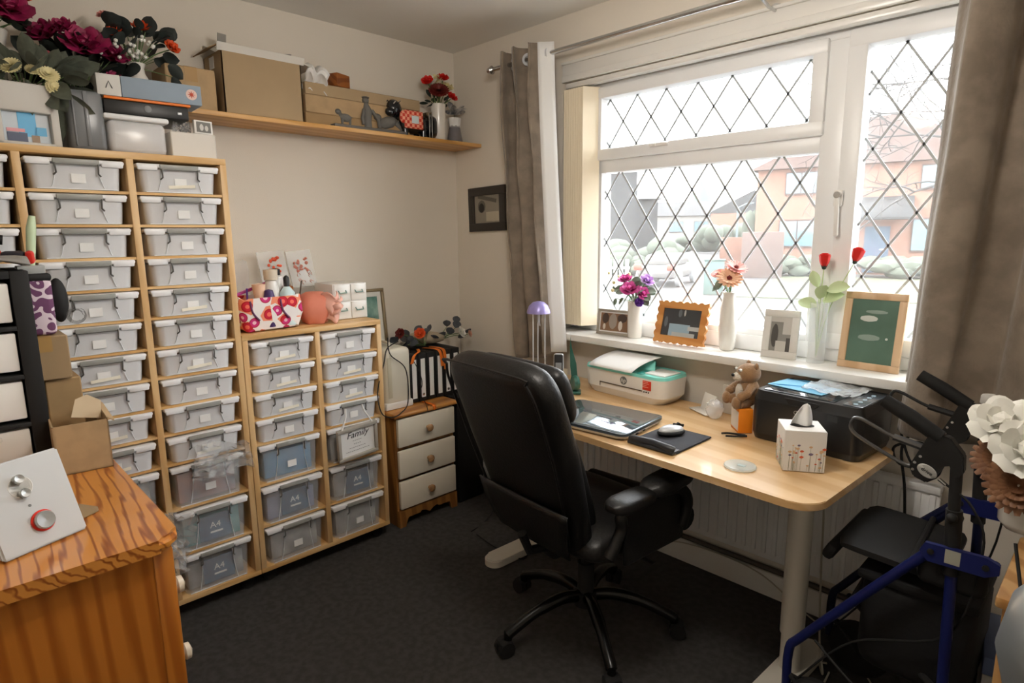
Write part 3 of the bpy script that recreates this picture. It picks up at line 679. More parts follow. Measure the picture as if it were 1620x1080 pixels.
bouquet('flower_bouquet', 'red, white and cream flowers in the slim white vase on the shelf', (.115, -.205, Z), (0, 0, .15),
    [('rose', .03, -.085, .285, .034, red), ('rose', .0, -.05, .29, .042, wpetal), ('rose', .02, .02, .315, .036, red), ('rose', .0, -.015, .305, .04, ypetal), ('rose', .01, .05, .275, .042, ypetal), ('mum', .05, -.03, .245, .055, maroon), ('rose', .04, .06, .225, .034, red)], rleaves(14, (0, 0, .2), (.04, .07, .03), .05, .02, 4), kgreen)
vase('vase', 'ribbed grey glass vase with a white collar in the corner of the shelf', (.10, -.085, Z), [(.044, 0), (.045, .005), (.034, .07), (.027, .105), (.033, .135), (.030, .135), (.024, .105), (.030, .07), (.04, .006), (0, .006)], mat('smoke_glass', '8d8a8d', .1, alpha=.55), n=16)
m = MB(); m.lathe([(.0295, .09), (.036, .137), (.034, .137), (.027, .09)], n=8); solo('vase_collar', m, paper, 'white paper collar around the neck of the ribbed grey vase', 'collar', (.10, -.085, Z))
bouquet('leaf_spray', 'grey and white artificial leaves in the ribbed vase in the shelf corner', (.10, -.085, Z), (0, 0, .13), [], [(0, 0, .16, .08, .03, .2, -1, .2), (0, 0, .17, .09, .032, .6, -.6, .3), (0, 0, .165, .09, .03, .8, .2, .2), (0, 0, .17, .07, .03, .2, .9, .2), (0, .0, .17, .07, .03, .4, .7, .6), (0, 0, .16, .08, .03, 1, -.3, -.1), (.0, .0, .17, .07, .03, 0, -.5, .7)], mat('white_grey_leaf', 'c9c5bf', .6, col2='50545a', vscale=22))

# ------------------------------------------------------------------ on top of the tall unit
Z = 1.701
t = thing('display_frame', 'white box frame with a blue and pink picture on the tall unit, far left', 'picture frame', (.365, -1.965, Z), 6)
m = MB(); w, h = .165, .185
m.b2(-.03, .0, -w/2, w/2, 0, .012, .003); m.b2(-.03, 0, -w/2, w/2, h-.085, h, .006); m.b2(-.03, 0, -w/2, -w/2+.022, 0, h, .004); m.b2(-.03, 0, w/2-.022, w/2, 0, h, .004); m.b2(-.03, -.024, -w/2, w/2, 0, h); obj('frame', m, mat('dull_white_frame', 'c9c6bf', .5), t)
m = MB(); m.quad((-.022, -.06, .012), (-.022, .06, .012), (-.022, .06, .1), (-.022, -.06, .1))
for mi, q in ((1, ((-.02, .03), (.025, .1))), (2, ((-.05, .012), (.0, .04))), (3, ((-.05, .042), (-.005, .052))), (1, ((.02, .035), (.05, .06))), (4, ((.01, .012), (.03, .035)))):
    m.mi = mi; (a, b), (c, e) = q; m.bx((-.0215+.0004*mi, (a+c)/2, (b+e)/2), (.0006, c-a, e-b))
obj('picture', m, [mat('pic_pale', 'b9c4cc', .4), mat('pic_blue', '3fa6d8', .4), mat('pic_navy', '1c2f55', .4), mat('pic_pink', 'd98f96', .4), mat('pic_brown', '8a6a44', .4)], t)
m = MB(); m.bx((0, 0, .095), (.24, .10, .19), .016, seg=3); m.bx((.121, 0, .1), (.006, .012, .17), .002); m.bx((.121, -.035, .1), (.006, .006, .17), .002); solo('file_box', m, mat('smoky_plastic', '7f8284', .25, alpha=.8), 'upright translucent grey file box on the tall unit', 'box', (.23, -1.808, Z))
t = thing('plastic_container', 'clear plastic tub under the black device on the tall unit', 'container', (.235, -1.665, Z))
m = MB(); m.bx((0, 0, .055), (.22, .175, .11), .02, seg=3); obj('tub', m, clear, t); m = MB(); m.bx((0, 0, .118), (.236, .195, .018), .007); obj('tub_lid', m, clearlid, t)
m = MB(); m.sph((0, 0, .05), (.09, .075, .04)); solo('white_cloth', m, mat('white_cloth', 'e2ded6', .9), 'white cloth folded inside the clear plastic tub', 'cloth', (.235, -1.665, Z+.006))
t = thing('black_device', 'flat black electronic device resting on the clear tub, tall unit', 'device', (.225, -1.622, Z+.129), -3)
m = MB(); m.bx((0, 0, .022), (.24, .255, .044), .004); obj('case', m, black, t)
m = MB(); m.lathe([(.010, 0), (.0115, .001), (.010, .002)], (0, 0, 0), 20); obj('ring_mark', m, greyp, t, (.1215, .0, .024), (0, R(90), 0))
obj('status_light', MB().bx((.121, .098, .02), (.002, .014, .008), .001), silver, t)
m = MB(); m.bx((0, 0, .004), (.245, .26, .008), .001); solo('orange_tray', m, orange, 'thin orange tray between the black device and the blue grey box', 'tray', (.226, -1.617, Z+.174), -3)
t = thing('gift_box', 'long pale blue grey box with a star badge on the tall unit', 'box', (.235, -1.607, Z+.183), -3)
m = MB(); m.bx((0, .035, .033), (.235, .245, .066), .002); obj('carton', m, mat('blue_grey_card', '8f9fae', .6), t)
m = MB(); m.bx((0, -.123, .033), (.235, .068, .0662), .002); e_ = obj('end_band', m, mat('white_band', 'd4d2cc', .6), t)
m = MB(); m.tube([(.119, -.132, .022), (.119, -.123, .044), (.119, -.114, .022)], .0016, 4); obj('chevron_mark', m, ink, e_)
m = MB(); m.lathe([(.0, 0), (.018, .0004), (.018, 0)], n=20); bd = obj('badge', m, mat('badge_pale', 'e6c9be', .6), t, (.118, .125, .034), (0, R(90), 0))
m = MB()
for k in range(8): a = k*PI/4; m.tube([(0, 0, .001), (.012*math.cos(a), .012*math.sin(a), .001)], [.003, .0006], 4)
obj('star', m, mat('star_red', 'd0553a', .6), bd)
carton('white_box', 'plain white box at the right end of the tall unit top', .16, .352, -1.567, -1.417, Z, .088, mt=mat('white_box_card', 'dedad2', .7), tp=False)
t = thing('photo_cube', 'tiny white framed black and white photo on the white box', 'picture frame', (.34, -1.455, Z+.089), 10)
obj('frame', MB().bx((0, 0, .023), (.014, .066, .046), .001), gloss, t)
m = MB(); m.bx((.0078, 0, .023), (.001, .052, .036)); m.mi = 1; m.sph((.0078, -.008, .022), (.001, .009, .014)); m.sph((.0078, .01, .02), (.001, .008, .012)); obj('photo', m, [mat('photo_grey', '77756f', .5), mat('photo_light', 'cfccc6', .5)], t)
film('plastic_film', 'crumpled clear wrapping beside the tiny photo on the white box', (.30, -1.515, Z+.112), .07, .035, 0, 6, .02)
vase('vase', 'squat white pottery vase standing on the blue grey box', (.16, -1.60, Z+.251), [(.026, 0), (.036, .015), (.037, .03), (.024, .055), (.022, .072), (.028, .088), (.025, .088), (.019, .07), (.03, .03), (0, .01)], ceramic)
vase('vase', 'round clear glass bowl vase behind the white pottery vase', (.06, -1.68, Z+.001), [(.05, 0), (.06, .1), (.052, .22), (.04, .29), (.038, .29), (.05, .22), (.057, .1), (0, .004)], glassm)
bouquet('flower_bouquet', 'orange roses with round eucalyptus and tiny white flowers, above the blue box', (.16, -1.60, Z+.251), (0, 0, .075),
    [('rose', .02, -.06, .175, .034, ored), ('rose', .03, .02, .205, .036, ored), ('rose', .07, .10, .145, .03, ored), ('tiny', .05, -.03, .125, .03, wpetal), ('tiny', .05, .02, .12, .03, wpetal), ('tiny', .05, -.09, .11, .03, wpetal), ('tiny', .05, .02, .155, .02, wpetal), ('rose', .0, -.09, .23, .02, ppink)],
    rleaves(40, (0, 0, .14), (.07, .11, .08), .06, .055, 8)+[(.04, .07, .17, .06, .055, .3, .5, .4), (.05, .09, .09, .06, .045, .3, .6, -.6), (.05, .10, .05, .06, .04, .2, .3, -1), (.05, .075, .12, .055, .05, .3, .6, -.1)], mat('dusky_eucalyptus', '343c3a', .6, var=.3, vscale=30))
vase('vase', 'dark glass vase holding the magenta peonies', (.12, -1.78, Z+.0), [(.04, 0), (.05, .08), (.04, .19), (.03, .2), (.045, .08), (0, .01)], mat('dark_glass', '2a3030', .1, alpha=.8))
bouquet('flower_bouquet', 'deep magenta peonies with dark leaves on the tall unit', (.12, -1.78, Z), (0, 0, .19),
    [('rose', .09, .02, .355, .078, magenta), ('rose', .03, -.08, .385, .06, magenta), ('rose', .05, .10, .345, .06, magenta), ('rose', .10, -.09, .285, .038, mat('dusty_rose', 'b0505a', .6)), ('rose', .10, .09, .26, .03, magenta), ('rose', .05, -.03, .41, .045, magenta), ('rose', .12, -.13, .17, .03, ored)],
    rleaves(80, (.02, 0, .27), (.08, .13, .10), .08, .05, 12), mat('deep_leaf', '1a231e', .6, var=.3, vscale=30))
vase('vase', 'white flared jug vase at the far left on the tall unit', (.16, -2.02, Z), [(.05, 0), (.055, .12), (.045, .22), (.05, .32), (.062, .37), (.058, .37), (.045, .32), (.04, .22), (.05, .12), (0, .01)], ceramic)
bouquet('flower_bouquet', 'magenta and orange flowers in the white jug vase, top left corner', (.16, -2.02, Z), (0, 0, .34),
    [('rose', .08, .06, .42, .07, magenta), ('rose', .07, -.055, .42, .055, ored), ('tiny', .09, -.015, .435, .025, wpetal), ('rose', .05, .10, .47, .03, ored), ('rose', .05, .09, .40, .03, mat('dark_petal', '2c1218', .6))], rleaves(26, (.0, 0, .41), (.06, .09, .05), .07, .04, 15), kgreen)
bouquet('leaf_spray', 'trailing sage leaves with cream buds over the white box frame', (.26, -1.93, Z+.12), (0, -.02, .03),
    [('mum', .09, -.055, .11, .03, ypetal), ('mum', .09, .035, .10, .03, ypetal), ('mum', .10, .045, .06, .026, ypetal), ('mum', .08, -.0, .11, .022, ypetal)],
    rleaves(60, (.03, 0, .085), (.08, .15, .06), .095, .055, 21, -.2)+[(.07, -.02, .08, .1, .045, .3, 0, -1), (.07, .06, .05, .1, .05, .3, .8, -.4), (.08, .04, .06, .08, .05, .5, .3, -.7)], mat('sage_leaf', '666d5f', .6, var=.35, vscale=30))

# ------------------------------------------------------------------ on top of the short unit
Z = 1.051
fl = bpy.data.materials.new('floral_print'); fl.use_nodes = True; n_ = fl.node_tree; tcn = n_.nodes.new('ShaderNodeTexCoord')
vo = n_.nodes.new('ShaderNodeTexVoronoi'); vo.inputs['Scale'].default_value = 22; n_.links.new(tcn.outputs['Object'], vo.inputs['Vector'])
r1 = n_.nodes.new('ShaderNodeValToRGB'); r1.color_ramp.interpolation = 'CONSTANT'; e = r1.color_ramp.elements; e[0].position = 0; e[0].color = hx('f3c0cf'); e[1].position = .2; e[1].color = hx('cf2f7a'); q = e.new(.38); q.color = hx('b82a4e'); q = e.new(.48); q.color = hx('efe9e6')
n_.links.new(vo.outputs['Distance'], r1.inputs[0])
vo2 = n_.nodes.new('ShaderNodeTexVoronoi'); vo2.inputs['Scale'].default_value = 22; n_.links.new(tcn.outputs['Object'], vo2.inputs['Vector'])
sp = n_.nodes.new('ShaderNodeSeparateColor'); n_.links.new(vo2.outputs['Color'], sp.inputs[0]); gt_ = n_.nodes.new('ShaderNodeMath'); gt_.operation = 'GREATER_THAN'; gt_.inputs[1].default_value = .18; n_.links.new(sp.outputs[0], gt_.inputs[0])
mx = n_.nodes.new('ShaderNodeMix'); mx.data_type = 'RGBA'; mx.inputs[6].default_value = hx('efe9e6'); n_.links.new(gt_.outputs[0], mx.inputs[0]); 
rc = n_.nodes.new('ShaderNodeMix'); rc.data_type = 'RGBA'; rc.blend_type = 'MULTIPLY'; rc.inputs[0].default_value = 1; n_.links.new(r1.outputs[0], rc.inputs[6])
rc2 = n_.nodes.new('ShaderNodeValToRGB'); rc2.color_ramp.interpolation = 'CONSTANT'; rc2.color_ramp.elements[0].color = (1, 1, 1, 1); rc2.color_ramp.elements[1].position = .5; rc2.color_ramp.elements[1].color = (1, .35, .2, 1); n_.links.new(sp.outputs[1], rc2.inputs[0]); n_.links.new(rc2.outputs[0], rc.inputs[7]); n_.links.new(rc.outputs[2], mx.inputs[7]); n_.links.new(mx.outputs[2], n_.nodes['Principled BSDF'].inputs[0]); n_.nodes['Principled BSDF'].inputs['Roughness'].default_value = .8
t = thing('fabric_basket', 'white fabric basket with pink and red flower print on the short unit', 'basket', (.30, -1.265, Z))
m = MB(); w, d, h = .17, .25, .135
def rr(s, z, hw, hd, c=.03):
    P = []
    for (cx, cy, a0) in ((hw-c, hd-c, 0), (-hw+c, hd-c, 90), (-hw+c, -hd+c, 180), (hw-c, -hd+c, 270)):
        for k in range(5): a = R(a0+22.5*k); P.append(s.bm.verts.new((cx+c*math.cos(a), cy+c*math.sin(a), z+.006*math.sin(3*a))))
    return P
def jn(s, a, b):
    n = len(a)
    for i in range(n): s._f([s.bm.faces.new((a[i], a[(i+1) % n], b[(i+1) % n], b[i]))])
a = rr(m, .008, w/2-.012, d/2-.012); b = rr(m, h*.5, w/2+.004, d/2+.004); c = rr(m, h, w/2, d/2); d2 = rr(m, h, w/2-.005, d/2-.005); e2 = rr(m, .014, w/2-.018, d/2-.018)
for x, y in ((a, b), (b, c), (c, d2), (d2, e2)): jn(m, x, y)
m._f([m.bm.faces.new(a[::-1]), m.bm.faces.new(e2)]); bk = obj('fabric_body', m, fl, t)
m = MB(); 
for s in (-1, 1): m.tube(spline([(.085, s*.06-.03, h-.01), (.09, s*.06-.025, h*.6), (.088, s*.06-.0, h*.35)], 4), .004, 6)
obj('pocket_trim', m, mat('plum_trim', '6b3a62', .7), t)
def bottle(label, loc, prof, mt, cap=None, capm=None):
    t = thing('bottle', label, 'bottle', loc, group='craft bottles in the flowered basket'); obj('bottle_body', MB().lathe(prof, n=20), mt, t)
    if cap: obj('cap', MB().lathe(cap, n=16), capm, t)
    return t
bottle('white bottle with cream cap at the middle of the basket', (.33, -1.245, Z+.015), [(.026, 0), (.028, .14), (.022, .18), (.014, .185)], white, [(.026, .184), (.028, .225), (.0, .226)], mat('cream_cap', 'd9cbb6', .5))
bottle('pale blue labelled bottle in the front right of the basket', (.35, -1.19, Z+.015), [(.03, 0), (.03, .13), (.012, .155)], mat('pale_blue_label', 'c9dfe2', .5), [(.011, .154), (.012, .19), (.004, .2)], black)
bottle('short dark purple bottle in the front of the basket', (.36, -1.27, Z+.015), [(.02, 0), (.022, .12), (.016, .145), (0, .15)], mat('deep_purple', '3f2560', .4))
bottle('peach tube standing left of the white bottle', (.34, -1.30, Z+.015), [(.012, 0), (.02, .12), (.026, .17), (.0, .175)], mat('peach_plastic', 'edc4a6', .5))
bottle('tall white pump bottle at the back of the basket', (.27, -1.20, Z+.015), [(.028, 0), (.028, .19), (.014, .2)], white, [(.02, .198), (.02, .222), (.006, .226)], blackm)
bottle('copper foil tube leaning at the right of the basket', (.31, -1.165, Z+.015), [(.016, 0), (.02, .15), (.0, .16)], mat('copper_foil', 'b8703a', .3, .7))
m = MB(); m.tube([(0, 0, 0), (.01, .03, .17)], [.004, .003]); solo('paint_brush', m, mat('dark_wood_brush', '4b3a2a', .5), 'dark paint brush sticking out right of the basket bottles', 'brush', (.34, -1.155, Z+.02))
m = MB(); m.tube([(0, 0, 0), (0, .006, .15)], .004); solo('marker_pen', m, purple, 'thin purple pen standing in the left of the basket', 'pen', (.32, -1.345, Z+.02))
m = MB(); m.bx((0, 0, .006), (.012, .16, .012), .003, (R(18), 0, 0)); solo('plastic_ruler', m, mat('magenta_plastic', 'c4489a', .4), 'magenta strip lying slanted behind the basket bottles', 'strip', (.29, -1.32, Z+.155))
film('clear_packet', 'clear plastic packets standing behind the basket against the wall', (.16, -1.33, Z+.14), .15, .26, 0, 31, .02)
# salmon bag
t = thing('fabric_bag', 'soft salmon pink fabric pouch next to the flowered basket', 'bag', (.30, -1.05, Z))
sal = mat('salmon_fabric', 'e08a72', .8); sal2 = mat('pale_salmon_lining', 'f0b9a8', .8)
m = MB(); m.sph((0, 0, .068), (.075, .072, .078), sub=3)
random.seed(2)
for v in m.bm.verts:
    v.co.z = max(v.co.z*1.0, .001) if v.co.z > .012 else .001
    v.co += V(1, 1, 0)*.0
    k = 1+.07*math.sin(5*math.atan2(v.co.y, v.co.x)); v.co.x *= k; v.co.y *= k; v.co.z = min(v.co.z, .135)
obj('pouch', m, sal, t)
m = MB(); m.grid(lambda u, v: (.045+.05*math.sin(PI*u)*(1-.3*v), .005+.075*u+.01*math.sin(9*v), .125-.115*v+.012*math.sin(8*u)), 10, 10); obj('gathered_flap', m, sal2, t, solid=.004)
m = MB(); m.grid(lambda u, v: (.075+.03*math.sin(PI*u), .035+.05*u+.008*math.sin(12*v), .095-.06*v+.02*u), 8, 6); obj('bow', m, sal2, t, solid=.004)
# mini drawers
t = thing('mini_drawers', 'small white four drawer desktop cabinet with metal cup handles', 'drawers', (.21, -.875, Z))
obj('cabinet_body', MB().bx((0, 0, .08), (.17, .17, .16), .003), white, t)
for y in (-.041, .041):
    for z in (.04, .12):
        d_ = obj('drawer', MB().bx((.087, y, z), (.006, .076, .074), .002), gloss, t)
        obj('handle', MB().tube([(.09, y-.018, z+.01), (.1, y-.017, z), (.1, y+.017, z), (.09, y+.018, z+.01)], .0028, 6), mat('verdigris_metal', '8fb5b0', .35, .6), d_)
# stamp packets
def packet(label, loc, rz, c1_, seed):
    random.seed(seed); t = thing('stamp_packet', label, 'packet', loc, rot=(R(4), R(-10), R(rz)))
    obj('sleeve', MB().bx((0, 0, .085), (.004, .125, .17), .0015), mat('clear_sleeve', 'e8e6e2', .15, alpha=.35), t)
    m = MB()
    for _ in range(16):
        y, z = random.uniform(-.035, .035), random.uniform(.07, .14); m.sph((.004, y, z), (.0015, random.uniform(.005, .011), random.uniform(.005, .01)), sub=1)
    obj('stamped_flowers', m, c1_, t)
    m = MB()
    for _ in range(9):
        y, z = random.uniform(-.04, .04), random.uniform(.02, .07); m.tube(arc((.004, y, z), random.uniform(.005, .01), 0, 250, 8, 'yz'), .0009, 4)
    obj('stamped_script', m, mat('faded_red_ink', 'a8604f', .7), t)
packet('clear packet with bright orange red stamped flowers leaning on the wall', (.10, -1.12, Z+.14), 0, mat('stamp_orange', 'd2481c', .6), 3)
packet('clear packet with dusky red stamped pattern right of the orange one', (.10, -.99, Z+.14), 4, mat('stamp_dusky', 'b06a58', .6), 4)
m = MB(); m.bx((0, 0, .07), (.10, .26, .14), .004); solo('paper_tray', m, mat('grey_mesh', 'a8a49c', .6), 'grey box on the short unit holding up the stamp packets', 'box', (.075, -1.055, Z))
# ------------------------------------------------------------------ cream chest of drawers and its load
t = thing('chest_of_drawers', 'small pine chest with three cream drawers beside the short unit', 'chest of drawers', (.2, -.54, 0))
pc = wood('chest_pine', '9a6a36', '7d5226', 10, 'Z', 3, .4)
m = MB(); w = .36; m.b2(-.17, .165, -w/2, -w/2+.02, 0, .56, .002); m.b2(-.17, .165, w/2-.02, w/2, 0, .56, .002); m.b2(-.17, -.16, -w/2+.02, w/2-.02, .07, .56); m.b2(-.15, .16, -w/2+.02, w/2-.02, .08, .09)
for z in (.245, .40): m.b2(-.15, .165, -w/2+.02, w/2-.02, z-.006, z+.006)
obj('carcass', m, pc, t)
m = MB(); P = [(-w/2, 0), (-w/2+.035, 0)]+[(-w/2+.035+.02*i/4, .045*math.sin(i/4*PI/2)) for i in range(1, 5)]+[(-.06+.12*i/10, .045+.012*math.sin(PI*i/10*3)*(1 if i % 2 else .6)) for i in range(11)]+[(w/2-.055+.02*i/4, .045*math.cos(i/4*PI/2)) for i in range(0, 4)]+[(w/2-.035, 0), (w/2, 0), (w/2, .085), (-w/2, .085)]
m.prism(P, .018, Matrix(((0, 0, 1, .165), (1, 0, 0, 0), (0, 1, 0, 0), (0, 0, 0, 1)))); obj('plinth', m, pc, t)
m = MB(); m.b2(-.18, .195, -w/2-.015, w/2+.015, .56, .582, .009, 3); obj('top_board', m, pineo, t)
cr_ = mat('cream_drawer', 'e2dac8', .5)
for z in (.165, .322, .482):
    d_ = obj('drawer', MB().b2(.168, .188, -w/2+.008, w/2-.008, z-.070, z+.070, .004), cr_, t)
    obj('knob', MB().lathe([(.009, 0), (.009, .01), (.018, .018), (.019, .026), (.012, .034), (0, .036)], n=20), wood('knob_wood', 'a98255', '8b673f', 14, 'Y', 2, .4), d_, (.188, 0, z), (0, R(90), 0))
Z = .583
t = thing('sewing_machine_case', 'ivory hard sewing machine case with a top handle on the cream chest', 'case', (.17, -.645, Z))
iv = mat('ivory_plastic', 'ddd8c8', .45)
m = MB(); m.bx((0, 0, .155), (.28, .150, .29), .022, seg=3); obj('cover', m, iv, t); obj('base_plate', MB().bx((0, 0, .018), (.285, .158, .036), .006), gloss, t)
obj('recess', MB().bx((.141, -.05, .16), (.002, .022, .2), .001), mat('ivory_shade', 'c4bda6', .5), t)
obj('handle', MB().tube(spline([(-.07, 0, .298), (-.06, 0, .315), (0, 0, .32), (.06, 0, .315), (.07, 0, .298)], 4), .007), iv, t)
t = thing('storage_bin', 'black floor bin between the cream chest and the window wall', 'bin', (.2, -.245, 0)); obj('body', MB().bx((0, 0, .29), (.34, .18, .58), .01), black, t)
obj('lid', MB().bx((0, 0, .5815), (.345, .185, .004), .001), blackm, t)
for i in range(6):
    t = thing('lever_arch_file', 'black lever arch file with white spine label, %s from the sewing machine case' % ['first', 'second', 'third', 'fourth', 'fifth', 'sixth'][i], 'file', (.16, -.535+.0535*i, Z+.002), group='lever arch files on the cream chest')
    m = MB(); m.bx((0, 0, .123), (.25, .050, .246), .003); obj('file_cover', m, blackm, t)
    obj('spine_label', MB().bx((.1255, 0, .12), (.001, .026, .20)), paper, t)
    if i in (1, 4): obj('finger_ring', MB().lathe([(.006, 0), (.0075, .0012), (.006, .002)], n=16), chrome, t, (.126, 0, .035), (0, R(90), 0))
def strap(label, pts, w=.018):
    m = MB(); pts = spline(pts, 5)
    def f(u, v):
        k = u*(len(pts)-1); i = min(int(k), len(pts)-2); p = pts[i].lerp(pts[i+1], k-i); return p+V(0, (v-.5)*w, 0)
    m.grid(f, len(pts)*2, 2); return solo('orange_strap', m, orange, label, 'strap', solid=.002, group='orange straps over the files')
strap('orange strap looped over the first files by the sewing case', [(.296, -.555, .79), (.297, -.54, .83), (.28, -.50, .842), (.2, -.45, .838)])
strap('orange strap hanging down the front of the fourth file', [(.18, -.40, .836), (.27, -.385, .84), (.296, -.375, .82), (.298, -.365, .75)])
strap('orange strap hanging over the fifth file', [(.18, -.355, .836), (.27, -.355, .84), (.296, -.35, .82), (.298, -.345, .73)])
strap('short orange strap lying over the front edge of the cream chest top', [(.30, -.50, .587), (.375, -.50, .589), (.398, -.50, .582), (.399, -.50, .565)])
bouquet('leaf_spray', 'orange red artificial flower with dark leaves lying on the files', (.15, -.50, .835), (.02, .12, .01), [('rose', .07, .055, .085, .032, ored), ('rose', .02, -.03, .09, .03, maroon)],
    [(.0, .02, .06, .06, .04, .2, -.3, .9), (.02, .06, .08, .06, .042, .2, .6, .9), (.03, .10, .07, .05, .03, .2, .3, .5), (.0, -.04, .05, .07, .05, .3, -.7, .5), (.02, .0, .03, .06, .05, .3, -.2, .2), (.02, .08, .06, .05, .035, .2, .4, 1), (.02, .14, .08, .05, .024, .2, .3, 1), (.02, .16, .06, .05, .024, .2, 1, -.3), (.0, -.05, .03, .05, .04, .3, -.8, .1)]+rleaves(10, (0, 0, .03), (.04, .07, .02), .06, .05, 41), ggrey)
bouquet('leaf_spray', 'round grey eucalyptus leaves with a white flower lying by the corner', (.12, -.20, .835), (0, -.07, .01), [('rose', .05, .065, .05, .036, wpetal), ('rose', .07, .11, .04, .022, mat('blush_petal', 'd8a892', .6))],
    [(.0, .01, .085, .045, .045, .2, -.2, 1), (.0, .07, .10, .045, .045, .2, .2, 1), (.0, .07, .07, .05, .05, .3, .2, 1), (.0, -.02, .03, .05, .05, .3, -.6, .7), (.0, .02, .04, .05, .05, .3, .1, .7), (.0, .13, .04, .05, .045, .3, .8, .4), (.0, -.01, .02, .05, .045, .3, -.8, .2), (.02, .07, .02, .05, .045, .5, .3, .2)], ggrey)
m = MB(); m.sph((0, 0, 0), (.06, .13, .035), (R(-6), 0, 0)); solo('fabric_roll', m, mat('stone_fabric', 'b5a993', .9), 'beige folded fabric lying behind the artificial flowers', 'fabric', (.10, -.32, .872))
t = thing('framed_print', 'framed teal print leaning on the wall behind the short unit', 'picture frame', (.060, -.655, 1.0), rot=(0, R(-6), 0))
obj('frame', frame_ring(.22, .31, .016, .018), mat('bronze_frame', '8b7a5c', .4, .4), t); obj('print', MB().bx((-.004, 0, 0), (.004, .19, .28)), mat('print_mount', 'd9d8cf', .7), t); obj('picture', MB().bx((-.001, 0, 0), (.002, .14, .23)), mat('teal_print', '4f7d74', .6, col2='8fb0a4', vscale=12), t)
def cable(label, pts, r=.0028, mt=blackm, name='cable', **k): return solo(name, MB().tube(spline(pts, 8), r, 6), mt, label, 'cable', **k)
cable('black cable looping over the ivory case and down the short unit', [(.25, -.60, .905), (.33, -.715, .895), (.39, -.775, .84), (.415, -.83, .72), (.425, -.82, .62), (.415, -.76, .585), (.40, -.70, .59), (.345, -.62, .62), (.335, -.62, .78), (.315, -.69, .86), (.25, -.66, .93)])
cable('thin black cable trailing from the files over the chest front', [(.30, -.545, .80), (.31, -.52, .74), (.30, -.50, .68), (.33, -.535, .64), (.39, -.545, .60), (.41, -.55, .57)], .002)

# ------------------------------------------------------------------ desk
DT = .74
t = thing('desk', 'beech topped desk with rounded corners on white legs under the window', 'desk', (1.548, -.378, 0), -2.7)
L, D_, c = 1.49, .64, .075
P = []
for (cx, cy, a0) in ((L/2-c, D_/2-c, 0), (-L/2+c, D_/2-c, 90), (-L/2+c, -D_/2+c, 180), (L/2-c, -D_/2+c, 270)):
    for k in range(9): a = R(a0+11.25*k); P.append((cx+c*math.cos(a), cy+c*math.sin(a)))
m = MB(); m.prism(P, .0215, Matrix.Translation((0, 0, DT-.0225))); bmesh.ops.bevel(m.bm, geom=[e for e in m.bm.edges if abs(e.verts[0].co.z-e.verts[1].co.z) < 1e-5], offset=.002, segments=2, affect='EDGES'); obj('desktop', m, deskw, t, sharp=25)
wst = mat('white_steel', 'd9d4c8', .4)
for x in (-.585, .585):
    m = MB(); m.cyl((x, 0, .16), (x, 0, .70), .036, n=28); m.cyl((x, 0, .02), (x, 0, .17), .031, n=28); lg = obj('leg', m, wst, t)
    m = MB(); P = [(x+.045*math.cos(R(a)), -.26+.045*math.sin(R(a))) for a in range(180, 361, 15)]+[(x+.045*math.cos(R(a)), .155+.045*math.sin(R(a))) for a in range(0, 181, 15)]
    m.prism(P, .032, Matrix.Translation((0, 0, .004))); bmesh.ops.bevel(m.bm, geom=[e for e in m.bm.edges if abs(e.verts[0].co.z-e.verts[1].co.z) < 1e-5 and e.verts[0].co.z > .03], offset=.006, segments=3, affect='EDGES'); obj('foot', m, wst, t, sharp=50)
    obj('top_bracket', MB().bx((x, 0, .708), (.07, .5, .018), .003), wst, t)
obj('under_frame', MB().bx((0, .02, .703), (1.15, .05, .028), .003), wst, t)
# printer 1
t = thing('printer', 'compact white inkjet printer with turquoise top and paper loaded', 'printer', (1.318, -.122, DT+.0005), -4)
w, d, h = .43, .185, .105
def shell(m, w0, d0, w1, d1, z0, z1, c=.045, n=8, cap=True):
    A = []
    for (ww, dd, z) in ((w0, d0, z0), (w1, d1, z1)):
        q = []
        for (cx, cy, a0) in ((ww/2-c, dd/2-c, 0), (-ww/2+c, dd/2-c, 90), (-ww/2+c, -dd/2+c, 180), (ww/2-c, -dd/2+c, 270)):
            for k in range(n): a = R(a0+90*k/(n-1)); q.append(m.bm.verts.new((cx+c*math.cos(a), cy+c*math.sin(a), z)))
        A.append(q)
    nn = len(A[0])
    for i in range(nn): m._f([m.bm.faces.new((A[0][i], A[0][(i+1) % nn], A[1][(i+1) % nn], A[1][i]))])
    m._f([m.bm.faces.new(A[0][::-1]), m.bm.faces.new(A[1])]); return m
m = MB(); shell(m, w-.06, d-.03, w-.01, d-.005, 0, .03); shell(m, w-.01, d-.005, w, d, .03, h); obj('housing', m, white, t, sharp=50)
tq = mat('turquoise_plastic', '86e0d4', .35); tqd = mat('teal_plastic', '2f8f84', .35)
m = MB(); shell(m, w+.001, d+.001, w-.004, d-.004, h, h+.012); obj('top_deck', m, tq, t, sharp=50)
obj('scanner_cover', MB().bx((.15, -.01, h+.0145), (.10, .11, .007), .003), white, t); obj('side_cover', MB().bx((-.18, .02, h+.0145), (.05, .1, .007), .003), white, t)
obj('scanner_slot', MB().bx((.09, -.03, h+.0125), (.03, .115, .006), .002), tqd, t)
m = MB(); m.grid(lambda u, v: (-.155+.17*v+.06*u*v+.04, .055-.09*u+.02, h+.014+.035*math.sin(PI*u)), 8, 4); obj('feed_flap', m, tq, t, solid=.003)
m = MB(); m.grid(lambda u, v: (-.165+.235*v+.035*(1-u), .05-.162*u, h+.050*(1-u)**.7+.0155+.006*math.sin(PI*u)), 14, 6); obj('paper_sheet', m, paper, t, solid=.0008)
m = MB(); m.bx((0, -d/2-.0004, .052), (.225, .002, .004), 0); m.bx((-.113, -d/2-.0004, .045), (.003, .002, .018)); obj('output_slot', m, mat('slot_dark', '5b5145', .6), t)
